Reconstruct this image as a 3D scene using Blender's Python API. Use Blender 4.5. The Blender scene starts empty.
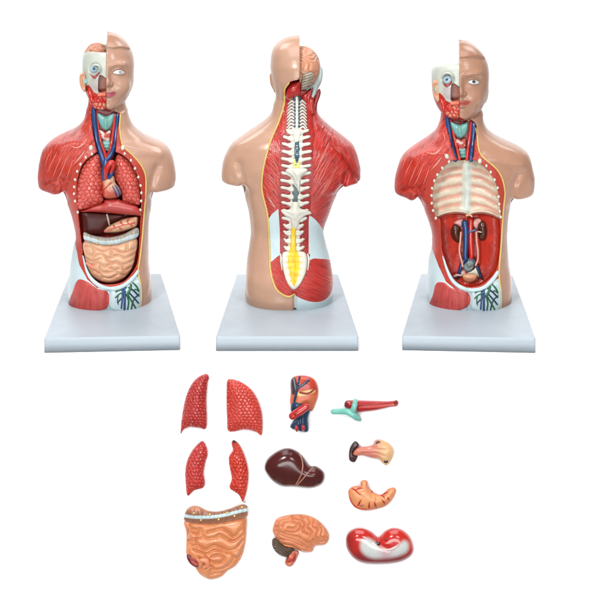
import bpy, bmesh, math, random
import numpy as np
from mathutils import Vector, Matrix
from mathutils.bvhtree import BVHTree
random.seed(7); RNG = np.random.default_rng(11)

# ------------------------------------------------------------------ units: 1 photo pixel = 1 mm
S = 0.001
D = 2200.0          # camera to the plane of the torsos, mm
HOR = -300.0        # photo row level with the camera
CH = 598.9          # camera height above the top of the stands
def F(a): return np.asarray(a, dtype=np.float64)
def c(ox, oy, size, pts):               # read-off coordinates to photo pixels
    return [(ox + p[0]*size/590.0, oy + p[1]*size/590.0) for p in pts]
def unproj(u, v, Y, cx):
    s = (D + Y)/D
    return (u - cx)*s, Y, CH - (v - HOR)*s
def proj(P, cx):
    s = D/(D + P[:, 1])
    return cx + P[:, 0]*s, HOR - (P[:, 2] - CH)*s
def sstep(a, b, x):
    t = np.clip((x - a)/(b - a), 0, 1); return t*t*(3 - 2*t)

def catmull(pts, n=6, closed=False):
    P = F(pts); N = len(P); out = []
    if N < 3 and not closed: 
        return np.array([P[0]*(1-t)+P[-1]*t for t in np.linspace(0, 1, n+1)])
    rng = N if closed else N-1
    for i in range(rng):
        if closed: p0, p1, p2, p3 = P[i-1], P[i], P[(i+1) % N], P[(i+2) % N]
        else:
            p1, p2 = P[i], P[i+1]
            p0 = P[i-1] if i > 0 else 2*p1 - p2
            p3 = P[i+2] if i+2 < N else 2*p2 - p1
        for k in range(n):
            t = k/n
            out.append(0.5*((2*p1) + (-p0+p2)*t + (2*p0-5*p1+4*p2-p3)*t*t + (-p0+3*p1-3*p2+p3)*t**3))
    if not closed: out.append(P[-1])
    return np.array(out)

def seg_dist(U, V, pts, closed):
    P = F(pts); best = np.full(U.shape, 1e9)
    n = len(P); m = n if closed else n-1
    for i in range(m):
        a = P[i]; b = P[(i+1) % n]; ab = b-a; L = (ab**2).sum()+1e-12
        t = np.clip(((U-a[0])*ab[0] + (V-a[1])*ab[1])/L, 0, 1)
        d = (U-a[0]-t*ab[0])**2 + (V-a[1]-t*ab[1])**2
        best = np.minimum(best, d)
    return np.sqrt(best)
def inside(U, V, pts):
    P = F(pts); ins = np.zeros(U.shape, bool); n = len(P)
    for i in range(n):
        x1, y1 = P[i]; x2, y2 = P[(i+1) % n]
        if y1 == y2: continue
        k = ((y1 > V) != (y2 > V)) & (U < (x2-x1)*(V-y1)/(y2-y1) + x1)
        ins ^= k
    return ins
class Field2:                           # sampled 2-D field
    def __init__(s, x0, y0, h, A): s.x0, s.y0, s.h, s.A = x0, y0, h, A
    def __call__(s, u, v):
        A = s.A; nx, ny = A.shape
        fx = np.clip((u-s.x0)/s.h, 0, nx-1.001); fy = np.clip((v-s.y0)/s.h, 0, ny-1.001)
        i = fx.astype(int); j = fy.astype(int); a = fx-i; b = fy-j
        return A[i, j]*(1-a)*(1-b)+A[i+1, j]*a*(1-b)+A[i, j+1]*(1-a)*b+A[i+1, j+1]*a*b
def polyfield(pts, smooth=True, pad=14, h=0.5):   # negative inside
    P = catmull(pts, 5, True) if smooth else F(pts)
    x0, y0 = P.min(0)-pad; x1, y1 = P.max(0)+pad
    gx = np.arange(x0, x1, h); gy = np.arange(y0, y1, h)
    U, V = np.meshgrid(gx, gy, indexing='ij')
    d = seg_dist(U, V, P, True)
    return Field2(x0, y0, h, np.where(inside(U, V, P), -d, d))
def linefield(lines, n=5, pad=20, h=0.4):
    allp = np.concatenate([F(l) for l in lines]); x0, y0 = allp.min(0)-pad; x1, y1 = allp.max(0)+pad
    gx = np.arange(x0, x1, h); gy = np.arange(y0, y1, h)
    U, V = np.meshgrid(gx, gy, indexing='ij'); d = np.full(U.shape, 1e9)
    for l in lines: d = np.minimum(d, seg_dist(U, V, catmull(l, n), False))
    return Field2(x0, y0, h, d)

def hash2(i, j, k=0):
    x = np.sin(i*127.1 + j*311.7 + k*74.7)*43758.5453
    return x - np.floor(x)
def vnoise(u, v, s=1.0, k=0):
    u = u/s; v = v/s; i = np.floor(u); j = np.floor(v); a = u-i; b = v-j
    a = a*a*(3-2*a); b = b*b*(3-2*b)
    return (hash2(i, j, k)*(1-a)*(1-b)+hash2(i+1, j, k)*a*(1-b)+hash2(i, j+1, k)*(1-a)*b+hash2(i+1, j+1, k)*a*b)
def cells(u, v, s, jit=0.45, asp=1.0, k=0):   # F2-F1 of a jittered hex lattice
    uu = u/s; vv = v/(s*0.87*asp); f1 = np.full(u.shape, 9.); f2 = np.full(u.shape, 9.)
    j0 = np.floor(vv)
    for dj in (-1, 0, 1, 2):
        j = j0+dj; off = 0.5*(np.mod(j, 2)); i0 = np.floor(uu-off)
        for di in (-1, 0, 1, 2):
            i = i0+di
            px = i+off+(hash2(i, j, k)-.5)*jit; py = j+(hash2(i, j, k+5)-.5)*jit
            d = np.hypot(uu-px, (vv-py)*0.87)
            m = d < f1; f2 = np.where(m, f1, np.minimum(f2, d)); f1 = np.where(m, d, f1)
    return f2-f1

# ------------------------------------------------------------------ volume meshing
def surfnets(Fd, o, h):
    s = Fd < 0; nx, ny, nz = Fd.shape
    cnt = np.zeros((nx-1, ny-1, nz-1), np.int8)
    for a in (0, 1):
        for b in (0, 1):
            for d in (0, 1): cnt += s[a:nx-1+a, b:ny-1+b, d:nz-1+d]
    act = (cnt > 0) & (cnt < 8)
    idx = np.full(act.shape, -1, np.int32); I, J, K = np.nonzero(act); idx[act] = np.arange(len(I))
    pos = np.zeros((len(I), 3)); n = np.zeros(len(I))
    for ax in range(3):
        o1, o2 = [q for q in range(3) if q != ax]
        for p in (0, 1):
            for q in (0, 1):
                d = [0, 0, 0]; d[o1] = p; d[o2] = q; e = list(d); e[ax] = 1
                A = Fd[I+d[0], J+d[1], K+d[2]]; B = Fd[I+e[0], J+e[1], K+e[2]]
                m = (A < 0) != (B < 0)
                t = np.where(m, A/np.where(m, A-B, 1), 0)
                pt = np.tile(F(d), (len(I), 1)); pt[:, ax] += t
                pos += pt*m[:, None]; n += m
    V = (pos/n[:, None] + np.stack([I, J, K], 1))*h + F(o)
    quads = []
    for ax in range(3):
        o1, o2 = [(1, 2), (2, 0), (0, 1)][ax]
        sl0 = [slice(None)]*3; sl1 = [slice(None)]*3
        sl0[ax] = slice(0, -1); sl1[ax] = slice(1, None)
        s0 = s[tuple(sl0)]; s1 = s[tuple(sl1)]
        ii = np.stack(np.nonzero(s0 != s1), 1)
        lim = F(cnt.shape)
        ok = (ii[:, o1] >= 1) & (ii[:, o2] >= 1) & (ii[:, o1] < cnt.shape[o1]) & (ii[:, o2] < cnt.shape[o2])
        ii = ii[ok]
        st = s0[ii[:, 0], ii[:, 1], ii[:, 2]]
        def cell(a, b):
            q = ii.copy(); q[:, o1] -= a; q[:, o2] -= b
            return idx[q[:, 0], q[:, 1], q[:, 2]]
        Q = np.stack([cell(1, 1), cell(0, 1), cell(0, 0), cell(1, 0)], 1)
        Q[~st] = Q[~st][:, ::-1]
        quads.append(Q)
    Q = np.concatenate(quads)
    T = np.concatenate([Q[:, [0, 1, 2]], Q[:, [0, 2, 3]]])
    return V, T
def clip(V, T, f):
    """split triangles along f=0: returns V2, T inside (f<0), T outside"""
    n = (f[T] < 0).sum(1)
    Tin = T[n == 3]; Tout = T[n == 0]; mix = T[(n > 0) & (n < 3)]
    nv = list(); ed = {}; base = len(V); ti = []; to = []
    def cut(a, b):
        k = (a, b) if a < b else (b, a)
        if k not in ed:
            t = f[a]/(f[a]-f[b]); ed[k] = base+len(nv); nv.append(V[a]*(1-t)+V[b]*t)
        return ed[k]
    for tri in mix.tolist():
        sg = [f[q] < 0 for q in tri]
        for r in range(3):
            a, b, d = tri[r], tri[(r+1) % 3], tri[(r+2) % 3]
            sa, sb, sd = sg[r], sg[(r+1) % 3], sg[(r+2) % 3]
            if sa != sb and sa != sd:
                ab = cut(a, b); ad = cut(a, d)
                (ti if sa else to).append((a, ab, ad))
                (to if sa else ti).extend([(ab, b, d), (ab, d, ad)])
                break
    V2 = np.concatenate([V, np.array(nv)]) if nv else V
    cat = lambda A, L: np.concatenate([A, np.array(L, dtype=A.dtype)]) if L else A
    return V2, cat(Tin, ti), cat(Tout, to)
def compact(V, T):
    u, inv = np.unique(T.ravel(), return_inverse=True)
    return V[u], inv.reshape(-1, 3)

# ------------------------------------------------------------------ objects
COL = bpy.context.scene.collection
def newmesh(name, V, T, mat, col=None, fib=None, smooth=True):
    m = bpy.data.meshes.new(name); T = np.ascontiguousarray(T, dtype=np.int32)
    m.vertices.add(len(V)); m.vertices.foreach_set('co', np.ascontiguousarray(V*S, dtype=np.float32).ravel())
    m.loops.add(T.size); m.loops.foreach_set('vertex_index', T.ravel())
    m.polygons.add(len(T)); m.polygons.foreach_set('loop_start', np.arange(0, T.size, 3, dtype=np.int32))
    m.polygons.foreach_set('loop_total', np.full(len(T), 3, dtype=np.int32))
    m.polygons.foreach_set('use_smooth', np.full(len(T), smooth))
    m.update(calc_edges=True); m.validate()
    if col is not None:
        a = m.attributes.new('Col', 'FLOAT_COLOR', 'POINT')
        c4 = np.ones((len(V), 4), np.float32); c4[:, :3] = col; a.data.foreach_set('color', c4.ravel())
    if fib is not None:
        a = m.attributes.new('fib', 'FLOAT_VECTOR', 'POINT')
        a.data.foreach_set('vector', np.ascontiguousarray(fib, dtype=np.float32).ravel())
    m.materials.append(mat); return m
def islands(V, T, frac=.003):
    par = list(range(len(V)))
    def find(a):
        while par[a] != a: par[a] = par[par[a]]; a = par[a]
        return a
    for a, b, d in T.tolist():
        ra, rb, rd = find(a), find(b), find(d); par[rb] = ra; par[find(rd)] = ra
    lab = np.array([find(a) for a in T[:, 0].tolist()]); u, ct = np.unique(lab, return_counts=True)
    return [T[lab == k] for k, n in zip(u, ct) if n > frac*len(T)]
class Frame:                            # a local frame: torso or mounting panel
    def __init__(s, cx, M): s.cx, s.M = cx, M
def put(name, fr, V, T, mat, parent=None, col=None, fib=None, smooth=True):
    """mesh object from frame-local mm; child of parent, or top-level with its origin in its middle"""
    V, T = compact(V, T) if len(T) else (V, T)
    if parent is None:
        o0 = (V.min(0)+V.max(0))/2
        me = newmesh(name, V-o0, T, mat, col, fib, smooth)
        o = bpy.data.objects.new(name, me); COL.objects.link(o)
        o.matrix_world = fr.M @ Matrix.Translation(Vector(o0)*S)
    else:
        off = F(parent.get('_off', (0, 0, 0)))
        me = newmesh(name, V-off, T, mat, col, fib, smooth)
        o = bpy.data.objects.new(name, me); COL.objects.link(o); o.parent = parent
        if '_off' in parent: o['_off'] = list(parent['_off'])
    return o
def empty(name, fr, off=(0, 0, 0)):
    o = bpy.data.objects.new(name, None); COL.objects.link(o); o.empty_display_size = .02
    o.matrix_world = fr.M @ Matrix.Translation(Vector(off)*S); o['_off'] = list(off); return o
def tag(o, label=None, cat=None, group=None, kind=None):
    if label: o['label'] = label
    if cat: o['category'] = cat
    if group: o['group'] = group
    if kind: o['kind'] = kind
    return o

# ------------------------------------------------------------------ shapes
def tube(P, r, n=12, flat=1.0, up=None):
    P = F(P); N = len(P); r = np.broadcast_to(F(r), (N,)) if np.ndim(r) == 0 or len(np.atleast_1d(r)) == N else np.interp(np.linspace(0, 1, N), np.linspace(0, 1, len(r)), r)
    Tn = np.gradient(P, axis=0); Tn /= np.linalg.norm(Tn, axis=1)[:, None]+1e-9
    ref = F([0, -1, 0.02]); A = np.cross(Tn, ref); A /= np.linalg.norm(A, axis=1)[:, None]+1e-9
    B = np.cross(A, Tn)
    # round caps
    rows = [(P[0]-Tn[0]*r[0]*math.cos(a), r[0]*math.sin(a), 0) for a in (0.05, .6, 1.1)]
    rows += [(P[i], r[i], i) for i in range(N)]
    rows += [(P[-1]+Tn[-1]*r[-1]*math.cos(a), r[-1]*math.sin(a), N-1) for a in (1.1, .6, .05)]
    V = []
    for ctr, rr, i in rows:
        for k in range(n):
            a = 2*math.pi*k/n
            V.append(ctr + rr*(math.cos(a)*A[i] + flat*math.sin(a)*B[i]))
    m = len(rows); T = []
    for i in range(m-1):
        for k in range(n):
            a = i*n+k; b = i*n+(k+1) % n; d = a+n; e = b+n
            T += [(a, b, e), (a, e, d)]
    for k in range(1, n-1): T += [(0, k+1, k), ((m-1)*n, (m-1)*n+k, (m-1)*n+k+1)]
    return np.array(V), np.array(T)
def ellipsoid(ctr, rad, n=20, m=14, R=None):
    V = []; T = []
    for i in range(m+1):
        a = math.pi*i/m
        for k in range(n):
            b = 2*math.pi*k/n
            V.append((math.sin(a)*math.cos(b), math.sin(a)*math.sin(b), math.cos(a)))
    V = F(V)*F(rad)
    if R is not None: V = V @ F(R).T
    V = V+F(ctr)
    for i in range(m):
        for k in range(n):
            a = i*n+k; b = i*n+(k+1) % n
            T += [(a, a+n, b+n), (a, b+n, b)]
    return V, np.array(T)
def merge(*ms):
    Vs = []; Ts = []; o = 0
    for V, T in ms: Vs.append(F(V)); Ts.append(np.asarray(T)+o); o += len(V)
    return np.concatenate(Vs), np.concatenate(Ts)
def blur(A, k, it=2):
    for _ in range(it):
        for ax in (0, 1):
            P = np.pad(A, [(k, k) if q == ax else (0, 0) for q in (0, 1)], mode='edge')
            cs = np.cumsum(P, axis=ax); cs = np.concatenate([np.zeros_like(np.take(cs, [0], ax)), cs], ax)
            n = A.shape[ax]; w = 2*k+1
            A = (np.take(cs, np.arange(w, w+n), ax)-np.take(cs, np.arange(0, n), ax))/w
    return A
def relief(cx, poly, y0=0.0, H=8.0, R=10.0, thick=2.0, detail=None, color=None, res=0.5, smooth=True, blurk=4, follow=None, prof=0.5, back=True):
    """a solid whose outline is poly, domed towards the camera by H over a rim R wide"""
    P = catmull(poly, 6, True) if smooth else F(poly)
    x0, v0 = P.min(0)-1.5; x1, v1 = P.max(0)+1.5
    gx = np.arange(x0, x1+res, res); gv = np.arange(v0, v1+res, res)
    U, W = np.meshgrid(gx, gv, indexing='ij')
    d = seg_dist(U, W, P, True); d = np.where(inside(U, W, P), d, -d)
    dd = np.maximum(d, 0); t = np.clip(dd/R, 0, 1)
    h = (1-(1-t)**2)**prof
    hb = blur(h, max(1, int(blurk/res/2)), 2); w = sstep(0, blurk, dd)
    h = H*(h*(1-w)+hb*w)
    if detail is not None: h = h + detail(U, W, dd)*sstep(0, 1.5, dd)
    nx, ny = U.shape
    base = y0 if follow is None else follow(U, W)+y0
    Y = base - thick - h
    X, Yy, Z = unproj(U, W, Y, cx)
    V = np.stack([X, Yy, Z], -1).reshape(-1, 3)
    ii = np.arange(nx*ny).reshape(nx, ny)
    a, b, e, g = ii[:-1, :-1].ravel(), ii[1:, :-1].ravel(), ii[1:, 1:].ravel(), ii[:-1, 1:].ravel()
    T = np.concatenate([np.stack([a, e, b], 1), np.stack([a, g, e], 1)])
    f = -d.ravel()
    # carry u,v,d through the clip by clipping an extended vertex array
    E = np.concatenate([V, U.reshape(-1, 1), W.reshape(-1, 1), dd.reshape(-1, 1), np.broadcast_to(base, U.shape).reshape(-1, 1)], 1)
    E, Ti, _ = clip(E, T, f)
    u, inv = np.unique(Ti.ravel(), return_inverse=True); E = E[u]; Ti = inv.reshape(-1, 3)
    Vf = E[:, :3]; n = len(E)
    Xb, Yb, Zb = unproj(E[:, 3], E[:, 4], E[:, 6], cx)
    Vb = np.stack([Xb, Yb, Zb], 1)
    # boundary edges
    ed = np.concatenate([Ti[:, [0, 1]], Ti[:, [1, 2]], Ti[:, [2, 0]]])
    key = np.sort(ed, 1); kk = key[:, 0].astype(np.int64)*n+key[:, 1]
    uq, ix, ct = np.unique(kk, return_index=True, return_counts=True)
    be = ed[ix[ct == 1]]
    sk = np.concatenate([np.stack([be[:, 1], be[:, 0], be[:, 0]+n], 1), np.stack([be[:, 1], be[:, 0]+n, be[:, 1]+n], 1)])
    Tall = np.concatenate([Ti, sk] + ([Ti[:, ::-1]+n] if back else []))
    Vall = np.concatenate([Vf, Vb]); 
    col = None
    if color is not None:
        cc = color(E[:, 3], E[:, 4], E[:, 5]); col = np.concatenate([cc, cc])
    return Vall, Tall, col

# ------------------------------------------------------------------ colours and materials
KE = 0.57
def lin(r, g, b):
    f = lambda q: (q/255/12.92 if q/255 <= .04045 else ((q/255+.055)/1.055)**2.4)
    return np.array([f(r), f(g), f(b)])*KE
def mixc(a, b, t):
    t = np.clip(t, 0, 1)[..., None]; return F(a)*(1-t)+F(b)*t
MATS = {}
def paint(name, rgb=None, rough=.32, spec=.4, coat=.0, nscale=160, namt=.06, bump=.0, bscale=900, fiber=None, dots=None, sss=0):
    if name in MATS: return MATS[name]
    m = bpy.data.materials.new(name); m.use_nodes = True; nt = m.node_tree; N = nt.nodes; L = nt.links
    b = N['Principled BSDF']; b.inputs['Roughness'].default_value = rough
    b.inputs['Specular IOR Level'].default_value = spec
    b.inputs['Coat Weight'].default_value = coat; b.inputs['Coat Roughness'].default_value = .12
    tc = N.new('ShaderNodeTexCoord')
    if rgb is None:
        a = N.new('ShaderNodeAttribute'); a.attribute_name = 'Col'; src = a.outputs['Color']
    else:
        a = N.new('ShaderNodeRGB'); a.outputs[0].default_value = (*rgb, 1); src = a.outputs[0]
    no = N.new('ShaderNodeTexNoise'); no.inputs['Scale'].default_value = nscale; no.inputs['Detail'].default_value = 4
    L.new(tc.outputs['Object'], no.inputs['Vector'])
    mr = N.new('ShaderNodeMapRange'); mr.inputs['From Min'].default_value = .3; mr.inputs['From Max'].default_value = .7
    mr.inputs['To Min'].default_value = 1-namt; mr.inputs['To Max'].default_value = 1+namt
    L.new(no.outputs['Fac'], mr.inputs['Value'])
    mx = N.new('ShaderNodeVectorMath'); mx.operation = 'SCALE'
    L.new(src, mx.inputs[0]); L.new(mr.outputs[0], mx.inputs['Scale'])
    nr = N.new('ShaderNodeTexNoise'); nr.inputs['Scale'].default_value = 60; nr.inputs['Detail'].default_value = 2
    L.new(tc.outputs['Object'], nr.inputs['Vector'])
    rr = N.new('ShaderNodeMapRange'); rr.inputs['From Min'].default_value = .3; rr.inputs['From Max'].default_value = .7
    rr.inputs['To Min'].default_value = max(.06, rough-.04); rr.inputs['To Max'].default_value = rough+.05
    L.new(nr.outputs['Fac'], rr.inputs['Value']); L.new(rr.outputs[0], b.inputs['Roughness'])
    out = mx.outputs[0]; height = None
    if fiber:
        at = N.new('ShaderNodeAttribute'); at.attribute_name = 'fib'
        n2 = N.new('ShaderNodeTexNoise'); n2.inputs['Scale'].default_value = 1.0; n2.inputs['Detail'].default_value = 3; n2.inputs['Roughness'].default_value = .6
        L.new(at.outputs['Vector'], n2.inputs['Vector'])
        rp = N.new('ShaderNodeValToRGB'); cr = rp.color_ramp
        cr.elements[0].position = .30; cr.elements[0].color = (*fiber[0], 1)
        cr.elements[1].position = .72; cr.elements[1].color = (*fiber[2], 1)
        e = cr.elements.new(.50); e.color = (*fiber[1], 1)
        e = cr.elements.new(.62); e.color = (*(F(fiber[1])*1.06), 1)
        L.new(n2.outputs['Fac'], rp.inputs['Fac'])
        L.new(rp.outputs['Color'], mx.inputs[0]); height = n2.outputs['Fac']
    if dots:
        vo = N.new('ShaderNodeTexVoronoi'); vo.inputs['Scale'].default_value = dots[1]
        L.new(tc.outputs['Object'], vo.inputs['Vector'])
        m2 = N.new('ShaderNodeMapRange'); m2.inputs['From Min'].default_value = .12; m2.inputs['From Max'].default_value = .34
        m2.inputs['To Min'].default_value = 1; m2.inputs['To Max'].default_value = 0
        L.new(vo.outputs['Distance'], m2.inputs['Value'])
        md = N.new('ShaderNodeMix'); md.data_type = 'RGBA'
        L.new(m2.outputs[0], md.inputs[0]); L.new(out, md.inputs[6]); md.inputs[7].default_value = (*dots[0], 1)
        out = md.outputs[2]; height = m2.outputs[0]
    L.new(out, b.inputs['Base Color'])
    bm = N.new('ShaderNodeBump'); bm.inputs['Strength'].default_value = 1.0
    if height is not None:
        bm.inputs['Distance'].default_value = .0013 if fiber else .0005
        L.new(height, bm.inputs['Height']); L.new(bm.outputs[0], b.inputs['Normal'])
    elif bump:
        n3 = N.new('ShaderNodeTexNoise'); n3.inputs['Scale'].default_value = bscale; n3.inputs['Detail'].default_value = 2
        L.new(tc.outputs['Object'], n3.inputs['Vector'])
        bm.inputs['Distance'].default_value = bump; L.new(n3.outputs['Fac'], bm.inputs['Height']); L.new(bm.outputs[0], b.inputs['Normal'])
    MATS[name] = m; return m
# ------------------------------------------------------------------ the torso as one volume
ZB = 298.9
def herm(x, X, Yv):
    d = np.diff(Yv)/np.diff(X); m = np.zeros(len(X)); m[0] = d[0]; m[-1] = d[-1]
    m[1:-1] = np.where(d[1:]*d[:-1] > 0, 2*d[1:]*d[:-1]/np.where(d[1:]+d[:-1] == 0, 1, d[1:]+d[:-1]), 0)
    i = np.clip(np.searchsorted(X, x)-1, 0, len(X)-2); h = X[i+1]-X[i]; t = (x-X[i])/h
    return (2*t**3-3*t*t+1)*Yv[i]+(t**3-2*t*t+t)*h*m[i]+(3*t*t-2*t**3)*Yv[i+1]+(t**3-t*t)*h*m[i+1]
def rows(tab, zz, sm=2.5):
    """table of (photo row, left, right, front, back[, yc]) sampled at heights zz"""
    A = F(tab); v = ZB - zz; fine = np.arange(A[0, 0], A[-1, 0]+.25, .25)
    out = []
    for k in range(1, A.shape[1]):
        y = herm(fine, A[:, 0], A[:, k]); n = int(sm/.25)
        yp = np.pad(y, n, mode='reflect', reflect_type='odd'); ker = np.hanning(2*n+1); ker /= ker.sum()
        y = np.convolve(yp, ker, mode='valid')
        out.append(np.interp(v, fine, y))
    return out
def loft(X, Y, Z, cx, tab, p, sm=2.5, ends=True):
    zz = Z[0, 0]; r = rows(tab, zz, sm)
    L, R, bf, bb = [q[None, None, :] for q in r[:4]]
    yc = r[4][None, None, :] if len(r) > 4 else 0.0
    a = np.maximum((R-L)/2, .4); x = np.abs(X-((R+L)/2-cx)); y = Y-yc
    b = np.maximum(np.where(y < 0, bf, bb), .4)
    q = ((x/a)**p+(np.abs(y)/b)**p)**(1/p)
    f = (q-1)*np.minimum(a, b)
    if ends: f = np.maximum(f, np.maximum(Z-(ZB-tab[0][0]), (ZB-tab[-1][0])-Z))
    return f.astype(np.float32)
def smin(a, b, k):
    h = np.clip(.5+.5*(b-a)/k, 0, 1); return b*(1-h)+a*h-k*h*(1-h)
def smax(a, b, k): return -smin(-a, -b, k)
def ell(X, Y, Z, ctr, rad, R=None):
    x, y, z = X-ctr[0], Y-ctr[1], Z-ctr[2]
    q = np.sqrt((x/rad[0])**2+(y/rad[1])**2+(z/rad[2])**2)
    return (q-1)*min(rad)

class Torso:
    def __init__(s, cx, bounds, h=0.8):
        s.cx = cx; s.h = h
        (ul, ur), (yf, yb), (vt, vb) = bounds
        s.o = F([ul-cx, yf, ZB-vb]); n = [int((ur-ul)/h), int((yb-yf)/h), int((vb-vt)/h)]
        ax = [s.o[k]+h*np.arange(n[k]) for k in range(3)]
        s.X, s.Y, s.Z = [a.astype(np.float32) for a in (ax[0][:, None, None], ax[1][None, :, None], ax[2][None, None, :])]
        s.n = n
    def uvgrid(s):
        sc = (D/(D+s.Y)).astype(np.float32)
        U = s.cx+s.X*sc+0*s.Z; W = HOR-(s.Z-CH)*sc+0*s.X
        return U, W
    def band(s, f, w=4):        # indices near the surface, with their photo position
        m = np.abs(f) < w; I = np.nonzero(m)
        x = s.X.ravel()[I[0]]; y = s.Y.ravel()[I[1]]; z = s.Z.ravel()[I[2]]
        sc = D/(D+y); return I, x, y, z, s.cx+x*sc, HOR-(z-CH)*sc
    def mesh(s, f): return surfnets(f, s.o, s.h)
class Surf:                     # the outer skin as a ray target
    def __init__(s, V, T, cx):
        s.cx = cx; s.b = BVHTree.FromPolygons([tuple(v) for v in V.tolist()], T.tolist())
    def hit(s, u, v, off=0.0):
        o = Vector((0, -D, CH)); X, Y, Z = unproj(u, v, 0, s.cx)
        d = (Vector((X, Y, Z))-o).normalized(); h = s.b.ray_cast(o, d)
        if h[0] is None: return None
        n = h[1]; n = n if n.dot(d) < 0 else -n
        return F(h[0])+F(n)*off, F(n)
    def path(s, pts, off=0.0, n=5, closed=False):
        P = catmull(pts, n, closed); out = []
        for p in P:
            h = s.hit(p[0], p[1], off)
            if h is not None: out.append(h[0])
        out = F(out)
        if len(out) > 5:        # settle the path
            q = out.copy(); q[1:-1] = (out[:-2]+out[1:-1]*2+out[2:])/4; out = q
        return out
    def depthmap(s, x0, x1, v0, v1, h=2.0, default=-20):
        gx = np.arange(x0, x1, h); gv = np.arange(v0, v1, h); A = np.zeros((len(gx), len(gv)))
        for i, u in enumerate(gx):
            for j, v in enumerate(gv):
                t = s.hit(u, v); A[i, j] = t[0][1] if t else np.nan
        m = np.isnan(A); A[m] = default
        return Field2(x0, v0, h, blur(A, 1, 1))
def vpoly(V, cx, pf):
    u, v = proj(V, cx); return pf(u, v)

# heads, in their own half-width tables
def head_rows(mid, top, k=1.0, kv=1.0, b=1.0):
    base = [(0, .6, .6, .6), (.6, 5, 6, 7), (2, 8.6, 11, 13), (4.5, 12.6, 16.5, 20), (8.3, 17, 22, 26), (14, 21.6, 27, 32), (23, 25.8, 29.5, 36),
            (33, 27, 30.5, 38), (43, 26.6, 30.5, 37), (50, 26, 30, 35), (56, 24.8, 29.5, 32), (62, 22.4, 29, 28), (67, 19.6, 28, 22), (71, 16, 26.5, 16), (74, 12, 23, 12), (76.5, 6, 16, 8)]
    return [(top+r[0]*kv, mid-r[1]*k, mid+r[1]*k, r[2]*b, r[3]*b) for r in base]

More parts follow.
